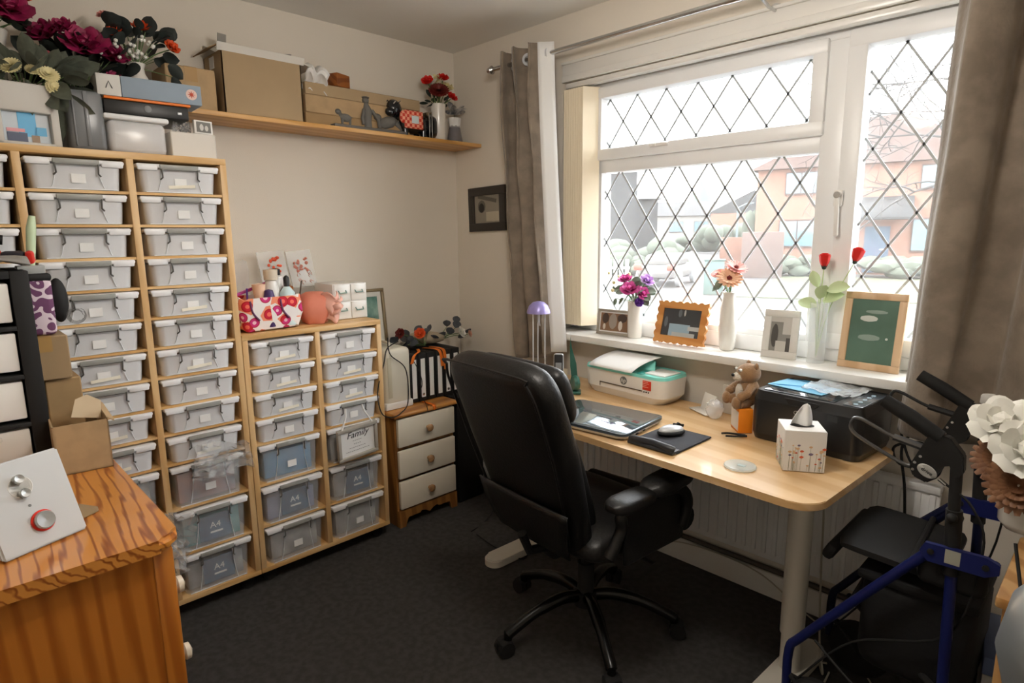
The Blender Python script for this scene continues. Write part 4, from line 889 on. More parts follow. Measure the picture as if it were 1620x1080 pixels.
b_ = obj('brand_badge', MB().lathe([(.0, .0018), (.0165, .0018), (.0175, 0)], n=28), mat('badge_grey', '6f7472', .4), t, (.015, -d/2, .078), (R(90), 0, 0))
lettering('hp', .026, white, b_, (0, .001, .0020), (0, 0, 0), shear=.25)
s_ = obj('red_sticker', MB().bx((.135, -d/2-.0006, .078), (.042, .0012, .038), .0005), mat('sticker_red', 'd8341c', .5), t)
m = MB()
for k, ww in enumerate((.026, .03, .02, .028)): m.bx((.130-(.03-ww)/2, -d/2-.0014, .092-.007*k), (ww, .0006, .0022))
obj('sticker_text', m, mat('sticker_pale', 'f0b4a4', .5), s_)
m = MB()
for k in range(3): m.lathe([(0, .001), (.0028, .001), (.003, 0)], (.122+.011*k, -d/2, .050), 12, Euler((R(90), 0, 0)).to_matrix())
obj('icon_lights', m, blackm, t)
# black printer
t = thing('printer', 'large black multifunction printer at the right end of the desk', 'printer', (2.095, -.19, DT+.0005), -4)
w, d, h = .345, .27, .165
pb = mat('printer_black', '17181a', .35, coat=.3); pg = mat('scanner_glass', '2a2f35', .06, coat=.6)
m = MB(); shell(m, w-.01, d-.01, w, d, 0, .02, .03); shell(m, w, d, w, d, .02, h-.03, .03); obj('housing', m, pb, t, sharp=50)
m = MB(); shell(m, w, d, w-.016, d-.016, h-.03, h, .03); obj('scanner_lid', m, pb, t, sharp=30)
obj('lid_panel', MB().bx((-.03, 0, h+.001), (w-.12, d-.05, .004), .001), pg, t)
obj('control_panel', MB().bx((.135, -.01, h+.001), (.055, d-.06, .004), .002), mat('panel_grey', '4b5258', .2, coat=.5), t)
m = MB()
for k in range(5): m.sph((.135, -.09+.035*k, h+.003), (.008, .010, .0025), sub=1)
obj('button', m, mat('button_silver', '9fb4c0', .3), t)
m = MB(); m.prism([(-.06, h-.008), (.05, h-.008), (.035, h-.026), (-.045, h-.026)], .004, Matrix(((1, 0, 0, 0), (0, 0, -1, -d/2+.002), (0, 1, 0, 0), (0, 0, 0, 1)))); obj('finger_recess', m, blackm, t)
obj('rating_label', MB().bx((.09, -d/2-.0005, .12), (.03, .001, .018)), mat('dark_label', '2c2e30', .5), t)
lettering('Canon', .018, mat('logo_grey', '9a9c9c', .4), t, (-.005, -d/2-.001, .115), (R(90), 0, 0))
random.seed(14)
m = MB(); m.bx((0, 0, .002), (.19, .12, .003), .001); solo('face_mask', m, mat('mask_blue', '86c4e4', .8), 'light blue face mask lying on the black printer lid', 'face mask', (2.035, -.19, DT+h+.0045), -10)
m = MB(); m.tube(spline([(-.09, .05, 0), (.0, .075, .002), (.06, .02, .004), (-.02, -.03, .004), (-.09, -.05, 0)], 8), .0016, 5); solo('mask_elastic', m, mat('elastic_blue', '3f9fd8', .6), 'blue elastic loop lying over the pale face mask', 'elastic', (2.035, -.19, DT+h+.0075), -10)
m = MB(); N = [[random.uniform(-1, 1) for _ in range(12)] for _ in range(12)]
m.grid(lambda u, v: ((u-.5)*.13, (v-.5)*.17, .012+.012*math.sin(3*u+2)*math.sin(PI*v)+.005*N[int(u*11)][int(v*11)]), 11, 11); solo('plastic_wallet', m, mat('wallet_plastic', 'dfe3e4', .08, alpha=.35), 'clear crinkled plastic wallet on the right of the black printer lid', 'plastic wallet', (2.13, -.17, DT+h+.004), -20, solid=.0006)
# laptop
t = thing('laptop', 'closed silver laptop with glossy lid at the front edge of the desk', 'laptop', (1.452, -.535, DT+.004), 5)
m = MB(); shell(m, .36, .27, .375, .285, 0, .011, .03); obj('base', m, silver, t, sharp=50)
m = MB(); shell(m, .375, .285, .375, .285, .013, .021, .03); obj('lid', m, mat('lid_edge', '4b565e', .3, .5), t, sharp=50)
m = MB(); shell(m, .366, .276, .364, .274, .021, .0222, .028); obj('lid_gloss', m, mat('lid_mirror', '8f9ba3', .07, .75), t, sharp=50)
m = MB()
for k in (0, 1): m.bx((.1875, -.06+.05*k, .006), (.002, .016, .005))
obj('port', m, blackm, t)
m = MB()
for x in (-.15, .15):
    for y in (-.11, .11): m.cyl((x, y, -.0035), (x, y, 0), .008, n=12)
obj('rubber_feet', m, rubber, t)
# mouse mat and mouse
t = thing('mouse_mat', 'dark grey mouse mat with a padded wrist rest at its front', 'mouse mat', (1.745, -.548, DT+.001), -1)
obj('mat_surface', MB().bx((0, .02, .003), (.175, .215, .006), .002), mat('mat_fabric', '2f3036', .8), t)
m = MB(); m.tube([(-.083, -.092, .013), (-.07, -.097, .014), (0, -.086, .0145), (.07, -.097, .014), (.083, -.092, .013)], [.010, .0135, .0135, .0135, .010], 14); m.bx((0, -.088, .005), (.172, .045, .010), .004); obj('wrist_rest', m, mat('gel_black', '2a2c30', .35), t)
t = thing('computer_mouse', 'silver and black wireless mouse on the grey mat', 'mouse', (1.727, -.500, DT+.0075), -25)
m = MB(); m.sph((0, 0, .010), (.032, .052, .0135), sub=3)
for v in m.bm.verts: v.co.z = max(v.co.z, .0)
obj('mouse_base', m, blackm, t)
m = MB(); m.sph((0, .0, .015), (.027, .047, .020), sub=3); obj('mouse_shell', m, silver, t)
obj('button_gap', MB().bx((0, .028, .031), (.004, .045, .010), .002, (R(-12), 0, 0)), black, t)
obj('scroll_wheel', MB().cyl((-.004, .028, .033), (.004, .028, .033), .0065, n=16), rubber, t)
# coaster
t = thing('glass_coaster', 'round clear glass coaster near the front edge of the desk', 'coaster', (2.018, -.598, DT+.0008)); obj('disc', MB().lathe([(0, 0), (.045, 0), (.0465, .003), (.044, .0065), (0, .0065)], n=40), mat('coaster_glass', 'dfeae8', .06, alpha=.4, coat=.5), t); obj('printed_motif', MB().bx((.006, -.004, .0072), (.022, .014, .0006)), mat('motif_grey', '8fa0a0', .6), t)
# tissue box
t = thing('tissue_box', 'white cube tissue box printed with orange poppies on the desk', 'tissue box', (2.135, -.462, DT+.0008), 32)
w, h = .112, .122
m = MB(); m.bx((0, 0, h/2), (w, w, h), .0015, seg=1); bx_ = obj('carton', m, mat('tissue_card', 'e4e2de', .7), t)
random.seed(20)
pm = [mat('poppy_orange', 'd8603a', .7), mat('poppy_pale', 'd8b48c', .7), mat('poppy_violet', '6f6480', .7), mat('poppy_stem', '9fa08c', .7)]
m = MB()
for face in range(2):
    for k in range(26):
        u, v = random.uniform(-.05, .05), random.uniform(.012, .082)
        mi = random.choice((0, 1, 1, 2)); r = random.uniform(.003, .0075)
        P = (lambda a, b, e=0: (a, -w/2-.0004-e, b)) if face == 0 else (lambda a, b, e=0: (-w/2-.0004-e, a, b))
        m.mi = 3; p0 = P(u, .003); p1 = P(u+.002, v); m.tube([p0, p1], .0004, 3)
        m.mi = mi; m.sph(P(u+.002, v, .0002), ((r, .0003, r*.6) if face == 0 else (.0003, r, r*.6)), sub=1)
obj('poppy_print', m, pm, bx_)
m = MB(); m.lathe([(0, 0), (.033, 0), (.033, .0008), (0, .0008)], (0, 0, h+.0002), 30, None, (1.0, .62)); obj('opening', m, blackm, t)
m = MB(); m.grid(lambda u, v: ((-.032+.060*u)*(1-v**1.8*.62)+.008*v, .013*math.sin(7*u)*(1-.6*v)+.002, h-.004+.072*v*(1-.3*abs(u-.6))), 16, 10); obj('tissue', m, paper, t, solid=.0012)
# orange box and bear
t = thing('orange_box', 'small orange carton with a white label in front of the bear', 'box', (1.862, -.262, DT+.0008), -48)
obj('carton', MB().bx((0, 0, .042), (.085, .048, .084), .001), mat('vivid_orange', 'f08a12', .6), t)
obj('white_label', MB().bx((0, -.0246, .040), (.08, .001, .066)), mat('label_white', 'dcd5cc', .7), t)
fur = mat('brown_plush', 'a37c54', .95, bump=1, bscale=350, sheen=.4, var=.15, vscale=40); furl = mat('cream_plush', 'd8cfc0', .95, bump=1, bscale=350)
t = thing('teddy_bear', 'small brown teddy bear sitting on the orange carton against the printer', 'teddy bear', (1.868, -.235, DT+.0835), -40); t.scale = (1.1, 1.1, 1.1)
m = MB(); m.sph((0, 0, .045), (.036, .033, .048), sub=3); m.sph((0, -.004, .105), (.036, .038, .032), sub=3)
for s in (-1, 1):
    m.sph((s*.027, .008, .132), (.011, .006, .011)); m.tube([(s*.03, -.005, .068), (s*.048, -.025, .052), (s*.042, -.04, .042)], [.014, .013, .014], 12); m.sph((s*.042, -.043, .04), .0145)
    m.tube([(s*.02, -.01, .016), (s*.034, -.045, .016)], [.017, .016], 12); m.sph((s*.036, -.055, .019), (.017, .014, .021))
obj('body', m, fur, t, sub=0)
m = MB(); m.sph((0, -.036, .095), (.019, .018, .015)); m.sph((0, -.030, .045), (.022, .010, .028)); obj('muzzle_and_bib', m, furl, t)
m = MB(); m.sph((0, -.054, .101), (.007, .005, .005)); obj('nose', m, blackm, t)
for s in (-1, 1):
    e_ = obj('eye', MB().sph((s*.015, -.037, .118), .0055), white, t); obj('pupil', MB().sph((s*.015, -.0415, .118), .0026, sub=1), blackm, e_)
# white card stand and clear wrap
t = thing('card_stand', 'white folded card stand leaning between the printers', 'stand', (1.665, -.150, DT+.001), -28)
obj('back_panel', MB().bx((0, .012, .034), (.075, .005, .068), .002, (R(-16), 0, 0)), gloss, t); obj('foot_panel', MB().bx((0, -.014, .003), (.11, .045, .005), .001), gloss, t)
random.seed(23); m = MB(); m.sph((0, 0, .035), (.032, .03, .036), sub=3)
for v in m.bm.verts: v.co *= 1+random.uniform(-.1, .1); v.co.z = max(v.co.z, .001)
solo('clear_bag', m, mat('wrap_plastic', 'eef0f0', .12, alpha=.4), 'scrunched clear plastic bag beside the white card stand', 'plastic bag', (1.735, -.215, DT+.001))
m = MB(); m.bx((0, 0, .055), (.10, .012, .11), .002); solo('photo_print', m, mat('faded_print', 'c6bfb4', .6), 'pale card leaning on the wall behind the teddy bear', 'card', (1.765, -.118, DT+.001), -8)
t = thing('spectacles', 'folded black spectacles lying beside the black printer', 'spectacles', (1.885, -.352, DT+.004), 20)
m = MB(); m.tube(spline([(-.045, 0, .003), (-.02, .012, .003), (.03, .01, .003)], 4), .004, 6); obj('arm', m, blackm, t)
m = MB(); m.tube(spline([(-.03, -.022, .003), (0, -.014, .003), (.035, .004, .003)], 4), .004, 6); obj('arm', m, blackm, t)
# desk lamp, phone, fan, black disc at the far end
t = thing('desk_lamp', 'tall desk lamp with lilac dome shade on three thin rods', 'lamp', (.955, -.335, DT+.0008))
for k in range(3):
    a = R(120*k+20); obj('rod', MB().tube([(.030*math.cos(a), .030*math.sin(a), .012), (.030*math.cos(a), .030*math.sin(a), .345)], .0028, 8), silver, t)
obj('base', MB().lathe([(.06, 0), (.062, .008), (.05, .014), (0, .016)], n=32), silver, t)
m = MB(); m.lathe([(.052, .340), (.050, .352), (.042, .372), (.025, .388), (0, .393)], n=36); m.lathe([(.0505, .341), (.048, .352), (.040, .370), (.0, .388)], n=36); obj('dome_shade', m, mat('lilac_enamel', '9a8fcb', .3, .2), t)
m = MB(); m.tube([(0, 0, .30), (0, 0, .36)], .005); m.tube([(.004, 0, .30), (.007, 0, .285)], .002); obj('bulb_holder', m, silver, t); obj('base_weight', MB().cyl((0, 0, .015), (0, 0, .10), .024), greyp, t)
t = thing('cordless_phone', 'black and silver cordless phone standing in its cradle on the desk', 'phone', (1.088, -.352, DT+.0008), 40)
m = MB(); m.bx((0, .008, .095), (.044, .022, .165), .0105, (R(-8), 0, 0), 3); hs = obj('handset', m, silver, t)
m = MB(); m.bx((0, -.004, .098), (.037, .008, .155), .0038, (R(-8), 0, 0), 3); obj('face', m, black, hs)
obj('screen', MB().bx((0, -.011, .125), (.026, .002, .033), .001, (R(-8), 0, 0)), mat('lcd_grey', '83888c', .3), hs)
m = MB()
for r_ in range(4):
    for c_ in range(3): m.bx((-.010+.010*c_, -.0075-.0018*r_+.0, .088-.012*r_), (.007, .003, .006), .001)
obj('keypad', m, greyp, hs); obj('cradle', MB().bx((0, .008, .014), (.07, .075, .028), .01), black, t)
t = thing('desk_fan', 'dark teal desk fan with a tall blade shaped body beside the white printer', 'fan', (1.125, -.285, DT+.0008), 40)
tm = mat('dark_teal', '2c5f54', .35, coat=.3)
m = MB(); m.lathe([(.0, -.012), (.03, -.012), (.036, 0), (.03, .012), (0, .012)], n=32); obj('fan_head', m, tm, t, (0, 0, .045), (0, R(90), R(20)))
m = MB(); m.prism([(-.012, .03), (.014, .03), (.004, .13), (-.016, .20), (-.022, .25), (-.024, .20), (-.022, .12)], .008, Matrix(((1, 0, 0, 0), (0, 0, 1, .0), (0, 1, 0, 0), (0, 0, 0, 1)))); obj('fan_blade', m, tm, t); obj('fan_foot', MB().bx((0, .0, .006), (.05, .06, .012), .004), tm, t)
m = MB(); m.lathe([(0, 0), (.05, 0), (.052, .008), (.04, .016), (0, .018)], n=32); solo('black_dock', m, black, 'flat round black base on the desk behind the phone', 'base', (.985, -.20, DT+.001))
m = MB(); m.bx((0, 0, .03), (.12, .10, .06), .004); solo('paper_pad', m, mat('cream_pad', 'ddd2b8', .8), 'cream block of paper behind the lamp on the desk', 'paper block', (.90, -.19, DT+.001))

# ------------------------------------------------------------------ things on the window sill
ZS = .9585
def photo(m_, w, h, seed, cols):
    random.seed(seed); m = MB(); m.bx((0, 0, 0), (w, .001, h))
    for i, (x0, x1, z0, z1, mi) in enumerate(m_): m.mi = mi; m.bx(((x0+x1)/2*w, -.0007-.0002*i, (z0+z1)/2*h), ((x1-x0)*w, .0002, (z1-z0)*h)) if (abs(x1) >= .5 or abs(x0) >= .5 or abs(z0) >= .5) else m.sph(((x0+x1)/2*w, -.0007-.0002*i, (z0+z1)/2*h), ((x1-x0)*w*.5, .0003, (z1-z0)*h*.5))
    return m
def pframe(name, label, loc, w, h, b, fm, ph, cols, rz, tilt=10, roll=0, scallop=False, mount=0):
    t = thing(name, label, 'picture frame', loc, rot=(R(-tilt), R(roll), R(rz)))
    if scallop:
        n = 24; m = MB(); A = [m.bm.verts.new(V(0, 0, 0)) for _ in range(0)]
        def outline(k, ww, hh, am):
            P = []
            for (x0, z0, x1, z1) in ((-ww/2, -hh/2, ww/2, -hh/2), (ww/2, -hh/2, ww/2, hh/2), (ww/2, hh/2, -ww/2, hh/2), (-ww/2, hh/2, -ww/2, -hh/2)):
                L_ = math.hypot(x1-x0, z1-z0); nx, nz = (z1-z0)/L_, -(x1-x0)/L_; wv = round(L_/.032)
                for i in range(24): s_ = i/24; o_ = am*(abs(math.cos(PI*wv*s_))-.45); P.append((x0+(x1-x0)*s_+nx*o_, z0+(z1-z0)*s_+nz*o_))
            return P
        O, I = outline(0, w, h, .009), outline(0, w-2*b, h-2*b, 0)
        for y0, y1 in ((0, .014),):
            vo_ = [m.bm.verts.new((x, y0, z+h/2)) for x, z in O]; vi = [m.bm.verts.new((x, y0, z+h/2)) for x, z in I]; vo2_ = [m.bm.verts.new((x, y1, z+h/2)) for x, z in O]; vi2 = [m.bm.verts.new((x, y1, z+h/2)) for x, z in I]; n = len(O)
            for i in range(n):
                j = (i+1) % n; m._f([m.bm.faces.new((vo_[i], vo_[j], vi[j], vi[i])), m.bm.faces.new((vo_[j], vo_[i], vo2_[i], vo2_[j])), m.bm.faces.new((vi[i], vi[j], vi2[j], vi2[i])), m.bm.faces.new((vi2[i], vi2[j], vo2_[j], vo2_[i]))])
        obj('frame', m, fm, t, sharp=30)
    else:
        m = MB(); m.b2(-w/2, w/2, 0, .014, 0, b, .002); m.b2(-w/2, w/2, 0, .014, h-b, h, .002); m.b2(-w/2, -w/2+b, 0, .014, b, h-b, .002); m.b2(w/2-b, w/2, 0, .014, b, h-b, .002); obj('frame', m, fm, t)
    iw, ih = w-2*b, h-2*b
    if mount: obj('mount', MB().bx((0, .006, h/2), (iw, .001, ih)), paper, t); iw -= 2*mount; ih -= 2*mount
    pm_ = photo(ph, iw, ih, 0, cols); o = obj('photo', pm_, cols, t, (0, .0045, h/2))
    obj('strut', MB().bx((0, .034, h*.30), (.03, .003, h*.62), 0, (R(-20+0), 0, 0)) if 0 else MB().tube([(0, .014, h*.6), (0, .014+h*.28, .004)], .003, 6), fm, t)
    return t
pg_ = [mat('ph_brown', '8a6a50', .4), mat('ph_dark', '4a3d35', .4), mat('ph_cream', 'd8cfc2', .4), mat('ph_grey', 'a3988c', .4)]
pframe('picture_frame', 'small silver frame with a brown toned photo at the left end of the sill', (1.105, .005, ZS), .185, .118, .012, mat('pewter_frame', 'aaa294', .4, .3), [(-.45, -.2, -.1, .5, 1), (-.2, .1, -.4, .5, 3), (.1, .45, 0, .5, 1), (.15, .3, -.45, .1, 2), (-.4, -.3, -.45, -.1, 2), (.34, .45, -.45, .0, 0)], pg_, 4, 8, mount=.006)
pb_ = [mat('pi_dark', '45484b', .3), mat('pi_slate', '6b737a', .3), mat('pi_blue', '9fb9c8', .3), mat('pi_pale', 'c2c4c2', .3)]
pframe('picture_frame', 'orange wood frame with scalloped edges and a grey blue photo', (1.455, -.022, ZS+.008), .235, .172, .028, wood('honey_wood', 'd99a58', 'c98645', 8, 'X', 2, .4), [(-.3, .25, -.5, -.05, 2), (-.1, .0, .2, .5, 1), (.05, .1, .25, .5, 3), (.2, .5, -.25, -.1, 3), (-.45, -.35, -.2, .2, 1), (-.2, .4, -.5, -.35, 3)], pb_, -2, 14, scallop=True)
pw_ = [mat('pw_grey', '8e8b84', .4), mat('pw_dark', '4f4c48', .4), mat('pw_pale', 'c6c2ba', .4)]
pframe('picture_frame', 'upright white frame with a grey wedding photo on the sill', (1.868, -.008, ZS), .125, .180, .026, mat('white_frame', 'd9d6cf', .45), [(-.45, -.1, -.4, .3, 1), (-.1, .1, -.5, .1, 0), (-.2, .3, -.5, -.2, 2), (.3, .5, -.5, -.1, 1), (.1, .5, .0, .5, 2), (-.5, .5, .35, .5, 2)], pw_, 6, 10)
pt_ = [mat('pt_green', '4f6b5c', .3, col2='5d7a6a', vscale=6), mat('pt_mist', '8fa096', .3), mat('pt_pale', 'd0d4cc', .3)]
pframe('picture_frame', 'large pale wood frame with a dark green picture at the right of the sill', (2.165, -.004, ZS), .190, .262, .024, wood('blond_wood', 'd9b994', 'cba780', 7, 'Z', 2, .45), [(-.3, .1, .15, .25, 2), (-.2, .3, .28, .34, 1), (.3, .36, -.12, -.08, 2), (-.3, .2, -.15, -.05, 1)], pt_, -3, 8)
def wvase(label, loc, prof, mt, n=30): return solo('vase', MB().lathe(prof, n=n), mt, label, 'vase', loc)
wvase('small white square-shouldered vase with the pink bouquet, left on the sill', (1.215, .020, ZS), [(.03, 0), (.032, .004), (.034, .15), (.036, .165), (.033, .165), (.030, .006), (0, .006)], ceramic)
bouquet('flower_bouquet', 'magenta and lilac peonies with eucalyptus leaves on the sill', (1.215, .020, ZS), (0, 0, .155),
    [('rose', -.01, -.03, .215, .045, pink), ('rose', .05, -.02, .20, .035, pink), ('rose', -.05, -.01, .255, .035, pink), ('rose', .055, .0, .255, .035, lilac), ('rose', .045, -.04, .165, .022, purple), ('tiny', -.09, -.01, .24, .05, ypetal)],
    rleaves(26, (0, -.01, .20), (.075, .035, .055), .045, .036, 51, -.2)+[(-.10, -.01, .17, .03, .018, -.2, 0, -1), (-.11, -.01, .21, .02, .012, -.2, 0, 1)], dgreen)
wvase('tall white twisted ceramic vase in the middle of the sill', (1.655, .020, ZS), [(.026, 0), (.03, .01), (.037, .09), (.034, .16), (.024, .215), (.028, .232), (.025, .232), (.020, .214), (.03, .16), (0, .02)], ceramic, 9)
bouquet('flower_bouquet', 'peach and pink gerberas in the tall white vase', (1.655, .020, ZS), (0, 0, .215), [('daisy', .012, -.035, .285, .052, peach), ('daisy', .02, .0, .325, .045, ppink), ('mum', -.04, -.01, .30, .036, ppink)], [(-.02, -.02, .27, .05, .03, -.7, -.3, -.6), (-.02, -.02, .28, .05, .03, -.3, -.6, -.6), (.0, .0, .3, .04, .03, .2, -.5, .6)], dgreen)
wvase('tall clear glass tube vase holding two red roses', (1.995, .012, ZS), [(.030, 0), (.030, .215), (.027, .215), (.027, .01), (0, .01)], mat('tube_glass', 'f4f8f8', .05, alpha=.25))
t = bouquet('red_roses', 'two red artificial roses with pale green leaves in the glass tube', (1.995, .012, ZS), (0, 0, .02), [], [(-.01, 0, .20, .07, .05, -.8, 0, .3), (.01, 0, .22, .08, .05, .9, 0, .5), (.02, 0, .26, .08, .055, .9, 0, .3), (-.01, 0, .27, .07, .04, -.3, 0, .9), (.0, -.01, .23, .06, .05, .3, 0, .8)], pgreen, pgreen)
for (x, y, z, tx) in ((.005, 0, .365, 0), (.105, .01, .385, .25)):
    d = V(tx, 0, 1).normalized(); p = V(x, y, z)
    m = MB(); q_ = d.to_track_quat('Z', 'Y').to_matrix()
    for kk, (r0_, hh_) in enumerate(((.024, .018), (.021, .022), (.016, .025), (.010, .027))): m.lathe([(.004, -.026), (r0_*.75, -.016), (r0_, .0), (r0_*1.0, hh_*.6), (r0_*1.18, hh_), (r0_*.93, hh_*.75), (r0_*.8, 0)], p, 5 if kk < 3 else 9, q_ @ Matrix.Rotation(kk*.65, 3, 'Z'))
    obj('rose_head', m, red, t, sub=1)
    m = MB(); m.petals(p-d*.026, d, .026, 5, 1.1, .008); m.sph(p-d*.026, .008); obj('sepals', m, kgreen, t)
    m = MB(); m.tube(spline([(.0, 0, .02), (x*.3, y, .2), p-d*.025], 5), .002, 6); obj('stem', m, pgreen, t)
# picture on the wall
t = thing('wall_picture', 'dark frame with a greyish photo hung slightly crooked by the curtain', 'picture', (.268, -.009, 1.557), rot=(0, R(-1.5), 0))
dk = mat('dark_brown_frame', '332e29', .5); w, h, b = .292, .235, .044
m = MB(); m.b2(-w/2, w/2, -.009, .009, h/2-b, h/2, .002); m.b2(-w/2, w/2, -.009, .009, -h/2, -h/2+b, .002); m.b2(-w/2, -w/2+b, -.009, .009, -h/2+b, h/2-b, .002); m.b2(w/2-b, w/2, -.009, .009, -h/2+b, h/2-b, .002); obj('frame', m, dk, t)
m = MB(); iw, ih = w-2*b, h-2*b; m.bx((0, .002, 0), (iw, .002, ih)); m.mi = 1; m.sph((-.045, .0005, .015), (.032, .0012, .034)); m.mi = 2; m.sph((-.045, -.0003, .008), (.022, .0012, .026)); m.mi = 3; m.bx((.04, .0007, -.04), (.1, .001, .05)); m.sph((.05, .0003, -.055), (.025, .001, .012)); m.mi = 1; m.bx((0, .0003, .055), (.15, .001, .02), 0, (0, R(12), 0))
obj('photo', m, [mat('wp_grey', '8d877a', .4), mat('wp_mid', '5f5a50', .4), mat('wp_black', '17130f', .4), mat('wp_pale', 'b5ad9a', .4)], t)
# ------------------------------------------------------------------ office chair
t = thing('office_chair', 'black leather high backed swivel chair pulled up to the desk', 'office chair', (1.505, -.672, 0), -5)
def soft(m, S_, n=28, ex=3.2, seam=0):
    """S_: list of (cx, cy, cz, half width, half thickness, tilt deg) rings, closed at both ends; superellipse rings"""
    rings = []
    for (cx, cy, cz, hw, ht, ti) in S_:
        q = []
        for i in range(n):
            a = 2*PI*i/n; ca, sa = math.cos(a), math.sin(a)
            x = hw*abs(ca)**(2/ex)*(1 if ca >= 0 else -1); y = ht*abs(sa)**(2/ex)*(1 if sa >= 0 else -1)
            q.append(m.bm.verts.new((cx+x, cy+y*math.cos(R(ti)), cz+y*math.sin(R(ti)))))
        rings.append(q)
    for a, b in zip(rings, rings[1:]):
        for i in range(n): m._f([m.bm.faces.new((a[i], a[(i+1) % n], b[(i+1) % n], b[i]))])
    m._f([m.bm.faces.new(rings[0][::-1]), m.bm.faces.new(rings[-1])]); return m
def backline(s):
    pts = [(-.185, .43), (-.225, .55), (-.275, .70), (-.33, .86), (-.375, .98), (-.405, 1.065)]
    k = s*(len(pts)-1); i = min(int(k), len(pts)-2); f = k-i; a, b = pts[i], pts[i+1]; return a[0]+(b[0]-a[0])*f, a[1]+(b[1]-a[1])*f
S_ = []
for i in range(25):
    s = i/24; y, z = backline(s); hw = .188+.057*min(1, s*2.0)**.8; ht = .052
    e = min(s/.06, (1-s)/.24, 1); e = math.sqrt(max(0, 1-(1-e)**2)); hw2 = hw*(.58+.42*e); e = min(s/.06, (1-s)/.09, 1); e = math.sqrt(max(0, 1-(1-e)**2)); S_.append((0, y, z, max(hw2, .02), max(ht*(.25+.75*e), .006), 18))
m = MB(); soft(m, S_); obj('backrest', m, leather, t, sub=1)
m = MB(); P = []
def bw(s):
    e = min((1-s)/.24, 1); e = math.sqrt(max(0, 1-(1-e)**2)); return (.188+.057*min(1, s*2)**.8)*.86*(.58+.42*e)
for i in range(23):
    s = .10+.85*i/22; y, z = backline(s); P.append((-bw(s), y-.054, z-.006))
for i in range(22, -1, -1):
    s = .10+.85*i/22; y, z = backline(s); P.append((bw(s), y-.054, z-.006))
m.tube(spline(P, 3), .0045, 6); bk_ = obj('piping', m, leather, t)
m = MB()
y0, z0 = backline(.02); y1, z1 = backline(.27)
m.grid(lambda u, v: ((u-.5)*(.34+.09*v), backline(.02+.27*v)[0]-.060-.010*math.sin(PI*v)-.004*math.cos((u-.5)*PI), backline(.02+.27*v)[1]-.012), 12, 8); obj('lumbar_panel', m, leather, t, solid=.006)
m = MB(); S_ = []
for i in range(13):
    s = .62+.36*i/12; y, z = backline(s); e = math.sqrt(max(0, 1-abs(i/12*2-1)**3)); S_.append((.0, y+.085, z-.01, .19*(.8+.2*e)+.012, .045*(.2+.8*e), 18))
soft(m, S_); obj('headrest_cushion', m, leather, t, sub=1)
m = MB(); S_ = []
for i in range(15):
    s = .08+.52*i/14; y, z = backline(s); e = math.sqrt(max(0, 1-abs(i/14*2-1)**4)); S_.append((0, y+.075, z+.0, .17*(.85+.15*e), .04*(.2+.8*e), 18))
soft(m, S_); obj('inner_cushion', m, leather, t, sub=1)
m = MB(); S_ = []
for i in range(17):
    s = i/16; y = -.235+.50*s; e = math.sqrt(max(0, 1-abs(s*2-1)**5)); S_.append((0, y, .455+.01*math.sin(PI*s)-(.03*max(0, s-.8)*5), .255*(.86+.14*e), .055*(.3+.7*e), 90))
soft(m, S_, ex=4); obj('seat', m, leather, t, sub=1)
m = MB(); m.tube([(-.23, .262, .43), (0, .285, .425), (.23, .262, .43)], [.045, .055, .045], 16); obj('seat_front_roll', m, leather, t)
for s in (-1, 1):
    m = MB(); m.tube(spline([(s*.285, -.20, .47), (s*.295, -.16, .55), (s*.292, -.14, .61), (s*.292, .10, .61), (s*.295, .17, .55), (s*.285, .16, .46)], 5), .019, 10); ar = obj('arm_frame', m, black, t)
    m = MB(); S2 = []
    for i in range(9):
        q = i/8; e = math.sqrt(max(0, 1-abs(q*2-1)**4)); S2.append((s*.292, -.215+.20*q, .630, .042*(.5+.5*e), .024*(.4+.6*e), 90))
    soft(m, S2); obj('arm_pad', m, leather, ar, sub=1)
    m = MB(); S2 = []
    for i in range(9):
        q = i/8; e = math.sqrt(max(0, 1-abs(q*2-1)**4)); S2.append((s*.292, -.05+.22*q, .640+.012*q, .048*(.5+.5*e), .028*(.4+.6*e), 90))
    soft(m, S2); obj('arm_pad', m, leather, ar, sub=1)
    m = MB(); m.bx((s*.272, .03, .50), (.018, .30, .19), .03, None, 3); obj('side_panel', m, leather, t)
m = MB(); m.bx((0, 0, .385), (.20, .26, .035), .012); m.bx((0, -.12, .37), (.07, .14, .05), .012); m.tube([(0, 0, .37), (.23, .04, .355)], .006); m.bx((.24, .04, .353), (.05, .02, .008), .004); obj('tilt_mechanism', m, black, t)
m = MB(); m.tube([(0, -.15, .38), (0, -.27, .40), (0, -.30, .47)], .016, 8); obj('back_bracket', m, black, t)
m = MB(); m.cyl((0, 0, .12), (0, 0, .26), .030, n=24); m.cyl((0, 0, .26), (0, 0, .37), .018, n=20); m.cyl((0, 0, .10), (0, 0, .15), .045, n=24); obj('gas_column', m, blackm, t)
gbk = mat('gloss_black_metal', '141414', .25, .3)
for a in (-108, -36, 36, 108, 180):
    a = R(a+5); d = V(math.cos(a), math.sin(a), 0); n_ = V(-d.y, d.x, 0); r = .315
    m = MB(); m.tube(spline([d*.03+V(0, 0, .135), d*.10+V(0, 0, .145), d*.2+V(0, 0, .125), d*.29+V(0, 0, .085), d*r+V(0, 0, .07)], 4), [.022]*8+[.019]*9, 10); m.cyl(d*r+V(0, 0, .05), d*r+V(0, 0, .082), .014, n=14); sp_ = obj('base_arm', m, gbk, t)
    m = MB(); c0 = d*r+d*.012
    for s in (-1, 1): m.cyl(c0+n_*s*.006+V(0, 0, .028), c0+n_*s*.026+V(0, 0, .028), .028, n=20)
    m.bx(c0+V(0, 0, .045), (.045, .05, .018), .006, (0, 0, a)); obj('castor', m, rubber, sp_)

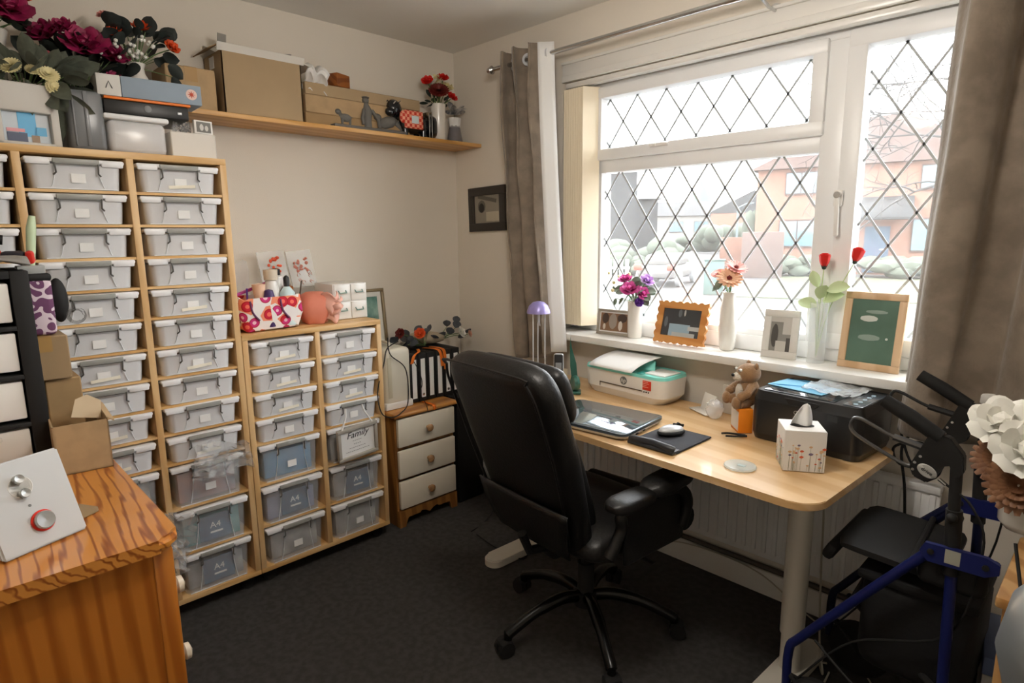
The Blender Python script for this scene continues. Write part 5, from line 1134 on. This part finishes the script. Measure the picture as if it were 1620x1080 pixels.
# ------------------------------------------------------------------ rollator
t = thing('rollator', 'folding blue framed rollator walker with black seat beside the desk end', 'walker', (2.38, -.36, 0))
O = V(2.38, -.36, 0)
def rel(pts): return [V(*p)-O for p in pts]
dkb = mat('dark_blue_tube', '141a3a', .35, .3)
for s, y, dx, mt in ((0, -.6, 0, steelb), (1, -.235, -.004, dkb)):
    m = MB(); m.tube(rel(spline([(2.501+dx, y, .663), (2.36+dx, y, .475), (2.225+dx, y, .29), (2.195+dx, y, .235), (2.195+dx, y, .10)], 4)), .0125, 12); obj('rear_leg', m, mt, t)
    m = MB(); m.tube(rel([(2.545+dx, y, .67), (2.562+dx, y, .13)]), .0125, 12); obj('front_leg', m, mt, t)
    m = MB(); m.tube(rel([(2.531+dx, y, .90), (2.537+dx, y, .76)]), .0125, 12); m.tube(rel([(2.537+dx, y, .78), (2.545+dx, y, .62)]), .017, 12); m.sph(V(2.537+dx, y-.018, .765)-O, .012); obj('height_tube', m, blackm, t)
    m = MB(); m.prism([(x-O.x+dx, z) for x, z in ((2.482, .668), (2.492, .690), (2.61, .695), (2.635, .685), (2.635, .662), (2.61, .648), (2.50, .645))], .012, Matrix(((1, 0, 0, 0), (0, 0, -1, y-O.y-.012), (0, 1, 0, 0), (0, 0, 0, 1)))); pl = obj('side_bracket', m, steelb, t)
    if s == 0: obj('sticker', MB().bx((2.548-O.x, y-O.y-.0247, .672), (.030, .001, .034)), mat('aged_sticker', 'a9a89a', .6), pl)
    m = MB()
    for x in (2.505, 2.61): m.cyl((x-O.x+dx, y-O.y-.024, .672), (x-O.x+dx, y-O.y-.029, .672), .007, n=12)
    obj('bolt', m, blackm, pl)
    m = MB(); m.tube(rel([(2.371+dx, y, 1.013), (2.43+dx, y, .983), (2.495+dx, y, .945)]), [.0165, .018, .017], 14); obj('hand_grip', m, rubber, t)
    m = MB(); m.prism([(x-O.x+dx, z) for x, z in ((2.475, .955), (2.515, .952), (2.545, .915), (2.548, .875), (2.530, .85), (2.522, .89), (2.508, .885), (2.500, .85), (2.478, .832), (2.45, .842), (2.440, .865), (2.458, .91))], .028, Matrix(((1, 0, 0, 0), (0, 0, -1, y-O.y+.014), (0, 1, 0, 0), (0, 0, 0, 1)))); bmesh.ops.bevel(m.bm, geom=m.bm.edges[:], offset=.003, segments=2, affect='EDGES'); hh = obj('brake_housing', m, black, t)
    m = MB(); 
    for x, z in ((2.462, .895), (2.452, .878), (2.449, .860)): m.cyl((x-O.x+dx, y-O.y-.014, z), (x-O.x+dx, y-O.y-.0165, z), .0035, n=12)
    obj('rivet', m, chrome, hh)
    m = MB(); m.tube(rel(spline([(2.47+dx, y, .915), (2.40+dx, y, .925), (2.325+dx, y, .955), (2.305+dx, y, .945), (2.308+dx, y, .918), (2.36+dx, y, .890), (2.43+dx, y, .862), (2.45+dx, y, .868)], 4)), .0045, 8); m.tube(rel([(2.47+dx, y, .912), (2.40+dx, y, .925)]), .009, 8); obj('brake_lever', m, mat('dark_steel', '6a6a6a', .3, .8) if s == 0 else blackm, t)
    if s == 0:
        m = MB(); m.lathe([(0, .002), (.016, .0015), (.0175, 0)], n=28, sq=(1.25, .85)); lg_ = obj('oval_logo', m, mat('logo_silver', 'b9b9b4', .4, .3), hh, V(2.478, y-.0143, .862)-O, (R(90), R(28), 0))
        lettering('drive', .0125, blackm, lg_, (0, 0, .0021), (0, 0, 0))
        m = MB(); m.cyl(V(2.500, y, .845)-O, V(2.515, y, .835)-O, .0045, n=10); obj('cable_ferrule', m, chrome, t)
    m = MB(); m.tube(rel(spline([(2.515+dx, y, .836), (2.57+dx, y-.01, .80), (2.60+dx, y-.01, .70), (2.55+dx, y+.02, .45), (2.35+dx, y+.02, .33), (2.225+dx, y, .16)], 6)), .003, 6); obj('brake_cable', m, blackm, t)
    for x, r in ((2.285, .09), (2.562, .095)):
        m = MB(); yy = y-.0; m.lathe([(r*.72, -.014), (r*.93, -.015), (r, -.008), (r, .008), (r*.93, .015), (r*.72, .014)], n=32); m.lathe([(0, -.009), (r*.74, -.009), (r*.74, .009), (0, .009)], n=24); wh = obj('wheel', m, rubber, t, V(x+dx, yy, r)-O, (R(90), 0, 0))
        m = MB()
        for q in (-1, 1): m.tube([(x+dx-O.x, yy-O.y+q*.020, r), (x+dx-O.x-(.04 if x < 2.4 else 0), yy-O.y+q*.020, r+.05), (x+dx-O.x-(.088 if x < 2.4 else 0), yy-O.y, r+.07)], .006, 8)
        obj('wheel_fork', m, blackm, t)
m = MB(); S2 = []
for i in range(11):
    q = i/10; e = math.sqrt(max(0, 1-abs(q*2-1)**5)); S2.append((.0, 0, 0, .11*(.85+.15*e), .013*(.4+.6*e), 90)); S2[-1] = (0.0, -.205+.32*q, .583, .125*(.9+.1*e), .016*(.5+.5*e), 90)
m = MB(); soft(m, S2, ex=4); obj('seat', m, blackm, t, (-.005, 0, 0), (0, R(3), 0))
m = MB(); m.bx((-.115, -.04, .55), (.03, .32, .05), .012, (0, R(25), 0)); obj('seat_front_lip', m, blackm, t)
m = MB(); m.tube(rel([(2.52, -.6, .62), (2.50, -.235, .62)]), .010); m.tube(rel([(2.46, -.6, .60), (2.44, -.235, .60)]), .008); m.tube(rel([(2.34, -.6, .45), (2.32, -.235, .45)]), .008); m.tube(rel([(2.555, -.6, .30), (2.24, -.235, .26)]), .009); obj('cross_bar', m, blackm, t)
m = MB(); m.tube(rel([(2.40, -.235, .56), (2.49, -.235, .66)]), .013); obj('side_tube', m, dkb, t)
m = MB(); m.bx((.09, -.035, .38), (.26, .30, .28), .05, None, 3); m.bx((.09, -.035, .515), (.27, .31, .03), .012); obj('shopping_bag', m, mat('nylon_black', '0f0f11', .8, bump=.3, bscale=60), t)
m = MB(); m.bx((.165, -.215, .62), (.14, .05, .10), .02, None, 3); obj('joint_cover', m, blackm, t)
cable('coil of black cable hanging behind the desk end by the rollator', [(2.30, -.085, .80), (2.34, -.09, .70), (2.40, -.09, .68), (2.42, -.09, .73), (2.36, -.09, .77), (2.29, -.09, .74), (2.31, -.095, .69), (2.38, -.095, .70), (2.41, -.095, .76), (2.35, -.09, .80), (2.31, -.085, .74), (2.33, -.085, .60), (2.34, -.07, .4), (2.34, -.05, .05), (2.36, -.05, .006)], .0042)
cable('white cable running down the right desk column to the floor', [(2.165, -.375, .69), (2.17, -.33, .6), (2.17, -.30, .35), (2.18, -.29, .1), (2.21, -.33, .012), (2.16, -.25, .006), (2.06, -.18, .006), (2.05, -.26, .006), (2.12, -.30, .006), (2.2, -.26, .006)], .0035, mat('white_cable', 'b9b3a5', .5))
cable('white cable trailing along the skirting under the radiator', [(1.30, -.045, .02), (1.5, -.03, .09), (1.7, -.024, .105), (1.86, -.024, .09), (1.98, -.03, .04), (2.1, -.06, .006), (2.3, -.12, .006)], .0028, MC['white_cable'])
cable('grey cable curving over the carpet beneath the rollator', [(2.22, -.30, .006), (2.25, -.48, .006), (2.36, -.56, .006), (2.44, -.45, .006), (2.36, -.30, .006), (2.30, -.22, .006)], .003, MC['white_cable'])
cable('thin black cables hanging from the desk to the carpet by the cream chest', [(.86, -.10, .735), (.80, -.16, .72), (.70, -.22, .45), (.66, -.28, .15), (.62, -.36, .006), (.66, -.50, .006)], .003)
cable('second thin black cable trailing over the carpet towards the chair', [(.84, -.085, .735), (.78, -.14, .70), (.70, -.20, .40), (.78, -.24, .12), (.90, -.36, .006), (1.02, -.50, .006), (.86, -.52, .006), (.70, -.50, .006)], .0028)
cable('black mains cable looping from the side table over the rollator wheel', [(2.66, -.70, .78), (2.70, -.78, .60), (2.68, -.74, .40), (2.60, -.72, .30), (2.42, -.70, .28), (2.28, -.66, .34)], .0035)

# ------------------------------------------------------------------ right hand side table with planter
t = thing('side_table', 'pale pine side table at the right edge below the planter', 'table', (2.83, -.60, 0))
obj('tabletop', MB().b2(-.185, .25, -.16, .20, .655, .68, .006), pinel, t)
for x in (-.155, .22):
    for y in (-.13, .17): obj('leg', MB().bx((x, y, .3275), (.035, .035, .655), .003), pinel, t)
obj('apron', MB().b2(-.14, .205, -.14, .18, .60, .655), pinel, t)
t = thing('planter', 'white oblong ceramic planter with rounded corners on the side table', 'planter', (2.740, -.645, .681))
m = MB(); S2 = [(0, 0, .118, .085, .045, 0), (0, 0, .122, .105, .06, 0), (0, 0, .14, .118, .072, 0), (0, 0, .268, .122, .075, 0), (0, 0, .268, .112, .066, 0), (0, 0, .21, .108, .062, 0)]
soft(m, S2, ex=5); obj('bowl', m, ceramic, t, sharp=50)
m = MB(); m.lathe([(.05, 0), (.055, .006), (.03, .03), (.03, .09), (.045, .12)], n=28); obj('pedestal', m, mat('frosted_pedestal', 'd8dcdc', .2, alpha=.7), t)
bl_ = [('rose', -.135, -.10, .355, .062, wpetal), ('rose', -.09, -.15, .325, .062, wpetal), ('rose', -.04, -.18, .33, .06, wpetal), ('rose', -.05, -.08, .38, .06, wpetal), ('rose', .04, -.10, .38, .065, wpetal), ('rose', .10, .0, .36, .06, wpetal), ('rose', .0, .03, .36, .06, wpetal)]
bl_ += [('mum', -.13, -.10, .285, .055, brownp), ('mum', -.095, -.15, .255, .058, brownp), ('mum', -.03, -.17, .275, .055, brownp), ('mum', -.06, -.05, .285, .05, brownp), ('mum', .06, -.14, .28, .06, brownp), ('mum', .05, .05, .29, .05, brownp)]
bouquet('flower_arrangement', 'big white roses above brown gerberas in the white planter', (2.755, -.645, .681), (0, 0, .20), bl_, rleaves(16, (0, -.03, .26), (.09, .07, .03), .06, .03, 71), kgreen)
t = thing('floor_vase', 'shiny silver round vase at the bottom right corner of the view', 'vase', (2.805, -1.12, 0)); obj('vase_body', MB().lathe([(.07, 0), (.075, .01), (.04, .08), (.035, .50), (.05, .62), (.10, .70), (.122, .79), (.11, .87), (.07, .93), (.045, .95), (.05, .965), (.042, .965), (.038, .95)], n=48), mat('polished_silver', 'd3dade', .28, .8), t)
t = thing('carton_box', 'white carton with a blue lid band on the floor under the side table', 'box', (2.655, -.31, 0), 8); obj('carton', MB().bx((0, 0, .15), (.12, .24, .30), .003), mat('dull_white_card', 'b5b3ae', .7), t); obj('lid_band', MB().bx((0, 0, .325), (.122, .242, .05), .003), mat('slate_blue_card', '5f6f96', .6), t)

# ------------------------------------------------------------------ pine chest in the left foreground
t = thing('pine_chest', 'orange lacquered pine chest of drawers in the left foreground', 'chest of drawers', (.94, -2.17, 0))
PT = .80
m = MB(); m.b2(.425, .445, -.225, .215, 0, PT-.03); m.b2(-.45, -.43, -.225, .215, 0, PT-.03); m.b2(-.43, .425, -.225, -.215, .05, PT-.03); m.b2(-.43, .425, -.215, .19, .05, .07); m.b2(-.43, .425, .17, .205, PT-.07, PT-.03); obj('carcass', m, pine, t)
for x in (.425, -.455): obj('corner_post', MB().b2(x, x+.025, .185, .225, 0, PT-.03, .006), pine, t)
m = MB(); P = []
for (cx, cy, a0) in ((.47-.045, .24-.045, 0), (-.47+.045, .24-.045, 90), (-.47+.045, -.24+.045, 180), (.47-.045, -.24+.045, 270)):
    for k in range(7): a = R(a0+15*k); P.append((cx+.045*math.cos(a), cy+.045*math.sin(a)))
m.prism(P, .03, Matrix.Translation((0, 0, PT-.03))); bmesh.ops.bevel(m.bm, geom=[e for e in m.bm.edges if abs(e.verts[0].co.z-e.verts[1].co.z) < 1e-5], offset=.011, segments=4, affect='EDGES'); obj('top_board', m, pinet, t, sharp=50)
for k in range(4):
    z0 = .07+k*.168; d_ = obj('drawer', MB().b2(-.425, .42, .19, .213, z0, z0+.160, .004), pine, t)
    for x in (-.28, .33): obj('knob', MB().lathe([(.008, 0), (.008, .012), (.019, .022), (.018, .032), (0, .038)], n=20), mat('cream_knob', 'e8ddc8', .35), d_, (x+.075 if x > 0 else x, .213, z0+.08), (R(-90), 0, 0))
# silver knob speaker
t = thing('desktop_speaker', 'silver white desktop speaker with two small knobs and a red ringed dial', 'speaker', (1.272, -2.142, PT+.002), rot=(0, R(-22), R(22)))
m = MB(); m.prism([(0, 0), (0, .190), (-.11, .190), (-.11, .0445)], .158, Matrix(((1, 0, 0, 0), (0, 0, -1, .079), (0, 1, 0, 0), (0, 0, 0, 1)))); bmesh.ops.bevel(m.bm, geom=m.bm.edges[:], offset=.004, segments=3, affect='EDGES'); obj('cabinet', m, mat('silver_white_shell', 'c9cbcc', .35), t)
ring_ = mat('dial_ring_red', 'e0301c', .3)  # plain red ring around the dial, no emission
def dial(y, z, r, nm, ring=False):
    if ring:
        m = MB(); m.lathe([(r*.95, 0), (r*1.2, 0), (r*1.2, .0022), (r*.95, .0022)], n=36); obj('red_ring', m, ring_, t, (.0005, y, z), (0, R(90), 0))
    m = MB(); m.lathe([(r*.9, 0), (r, .003), (r, .011), (r*.9, .0135), (0, .0125)], n=36); obj(nm, m, mat('spun_aluminium', 'b9bab8', .28, .9), t, (.0005, y, z), (0, R(90), 0))
dial(.006, .052, .0185, 'volume_dial', True); dial(-.010, .117, .0095, 'tone_knob'); dial(-.012, .148, .0095, 'tone_knob')
obj('indicator', MB().lathe([(0, .001), (.0025, .001), (.003, 0)], n=16), greyp, t, (.0005, -.006, .090), (0, R(90), 0))
m = MB(); m.lathe([(.020, 0), (.021, .0006), (.022, 0)], n=36); obj('engraved_ring', m, gloss, t, (.0003, -.010, .132), (0, R(90), 0))
# cartons
t = thing('open_carton', 'open kraft carton with torn flap on the pine chest', 'box', (.72, -1.995, PT+.001), -4)
m = MB(); w, d, h = .25, .125, .135
m.b2(w/2-.004, w/2, -d/2, d/2, 0, h); m.b2(-w/2, -w/2+.004, -d/2, d/2, 0, h); m.b2(-w/2, w/2, -d/2, -d/2+.004, 0, h); m.b2(-w/2, w/2, d/2-.004, d/2, 0, h); m.b2(-w/2, w/2, -d/2, d/2, 0, .004); obj('carton', m, card, t)
m = MB(); m.prism([(-.02, 0), (.05, 0), (.045, .05), (.01, .065), (-.015, .05)], .003, Matrix(((0, 0, 1, .0), (1, 0, 0, -.02), (0, 1, 0, .130), (0, 0, 0, 1)))); obj('torn_flap', m, mat('pale_card', 'd9c4a4', .85), t, (.06, 0, 0), (R(-12), R(-14), 0))
m = MB(); m.bx((0, d/2+.006, h-.002), (w*.96, .022, .003), 0, (R(-35), 0, 0)); obj('side_flap', m, card, t)
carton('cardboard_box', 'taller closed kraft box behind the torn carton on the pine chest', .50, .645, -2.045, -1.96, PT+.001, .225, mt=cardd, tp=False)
carton('cardboard_box', 'closed kraft box lying across the top of the taller box on the pine chest', .49, .66, -2.10, -1.98, PT+.228, .125, mt=mat('carton_brown', '9c8362', .85), tp=True)
m = MB(); m.prism([(-.05, -.03), (.05, -.03), (.05, .03), (.03, .045), (-.05, .045)], .002); solo('card_scrap', m, mat('carton_brown', ''), 'small brown card scrap poking out behind the silver speaker', 'card', (1.13, -2.085, PT+.002), 30)
# black desk organiser
t = thing('stacking_organiser', 'black framed organiser with white drawers at the left edge on the pine chest', 'organiser', (.60, -2.20, PT+.001))
m = MB(); m.b2(-.13, .135, .105, .145, 0, .54, .003); m.b2(-.13, .13, -.145, -.105, 0, .54, .003); m.b2(-.13, .135, -.105, .105, .52, .54, .002); m.b2(-.13, .135, -.105, .105, 0, .014, .002); m.b2(-.13, -.12, -.105, .105, .014, .52)
for k in range(1, 4): m.b2(-.12, .135, -.105, .105, k*.13-.006, k*.13+.006, .001)
obj('frame', m, blackm, t)
for k in range(4): d_ = obj('drawer', MB().b2(-.11, .128, -.1, .1, k*.13+.016, k*.13+.118, .004), white, t); obj('grip', MB().bx((.130, 0, k*.13+.1), (.006, .08, .012), .002), gloss, d_)
# bags and tools over it
m = MB(); random.seed(30)
m.grid(lambda u, v: (-.14+.30*u, -.15+.30*v, .045+.035*math.sin(PI*u)*math.sin(PI*v*.9+.2)+.012*math.sin(9*u+7*v)), 16, 14); solo('grey_pouch', m, mat('silver_nylon', '8b8884', .35), 'shiny grey nylon pouch flopped over the organiser top', 'pouch', (.59, -2.20, PT+.515), solid=.006)
m = MB(); m.tube([(0, -.12, .02), (.02, 0, .035), (.03, .10, .02)], [.014, .017, .013], 12); solo('black_strap', m, blackm, 'thick black strap lying on top of the grey pouch', 'strap', (.62, -2.19, PT+.60))
t = thing('penknife', 'red and black hand tool lying behind the grey pouch', 'tool', (.62, -2.055, PT+.575), -20, rot=(0, R(10), R(-20)))
m = MB(); m.bx((0, -.015, .0), (.03, .055, .030), .010); obj('handle', m, mat('rubber_navy', '2a2730', .6), t); m = MB(); m.bx((0, .022, -.002), (.032, .018, .036), .007); obj('red_end', m, mat('tool_red', 'd8281c', .4), t); m = MB(); m.bx((0, -.05, .004), (.032, .016, .026), .006); obj('orange_band', m, mat('tool_orange', 'c8451c', .5), t)
t = thing('pattern_box', 'tall fabric pouch with purple and white damask pattern', 'pouch', (.615, -2.035, PT+.355))
dm = bpy.data.materials.new('damask_print'); dm.use_nodes = True; n_ = dm.node_tree; tcn = n_.nodes.new('ShaderNodeTexCoord'); vo = n_.nodes.new('ShaderNodeTexVoronoi'); vo.feature = 'SMOOTH_F1'; vo.inputs['Scale'].default_value = 38; n_.links.new(tcn.outputs['Object'], vo.inputs['Vector']); wv = n_.nodes.new('ShaderNodeMath'); wv.operation = 'SINE'; mu = n_.nodes.new('ShaderNodeMath'); mu.operation = 'MULTIPLY'; mu.inputs[1].default_value = 16; n_.links.new(vo.outputs['Distance'], mu.inputs[0]); n_.links.new(mu.outputs[0], wv.inputs[0]); rp = n_.nodes.new('ShaderNodeValToRGB'); rp.color_ramp.interpolation = 'CONSTANT'; rp.color_ramp.elements[0].color = hx('6b3f63'); rp.color_ramp.elements[1].position = .45; rp.color_ramp.elements[1].color = hx('d6c6cf'); n_.links.new(wv.outputs[0], rp.inputs[0]); n_.links.new(rp.outputs[0], n_.nodes['Principled BSDF'].inputs[0]); n_.nodes['Principled BSDF'].inputs['Roughness'].default_value = .8
m = MB(); m.bx((0, 0, .08), (.07, .075, .16), .014, None, 3); obj('pouch_body', m, dm, t); obj('black_rim', MB().bx((0, 0, .162), (.073, .078, .022), .008), blackm, t); obj('grey_insert', MB().bx((.0, -.002, .183), (.055, .062, .024), .003), mat('insert_grey', 'a5a8a6', .5), t)
m = MB(); m.tube([(0, 0, 0), (.0, .012, .10), (0, .018, .135)], [.010, .012, .008], 12); solo('green_handled_brush', m, mat('mint_plastic', 'c4d8b4', .4), 'pale green handled brush standing up out of the damask pouch', 'brush', (.62, -2.035, PT+.352+.198))
t = thing('scissors', 'black handled scissors poking out behind the damask pouch', 'scissors', (.585, -2.005, PT+.40), rot=(R(14), 0, 0))
m = MB(); m.bx((0, 0, .08), (.010, .018, .15), .004); obj('black_handle', m, blackm, t); obj('steel_tip', MB().bx((0, .0, .165), (.006, .010, .03), .002), chrome, t)
m = MB(); m.sph((0, 0, 0), (.022, .024, .065), sub=3); solo('black_pouch', m, blackm, 'rounded black case squeezed beside the damask pouch', 'case', (.575, -1.978, PT+.445))
m = MB()
for k in range(5): m.tube(arc((0, 0, 0), .016+.002*k, 30*k, 30*k+300, 14, 'yz'), .0008, 4)
solo('wire_tangle', m, MC['dark_steel'], 'small tangle of thin wire hanging at the side of the black case', 'wire', (.612, -1.945, PT+.40))
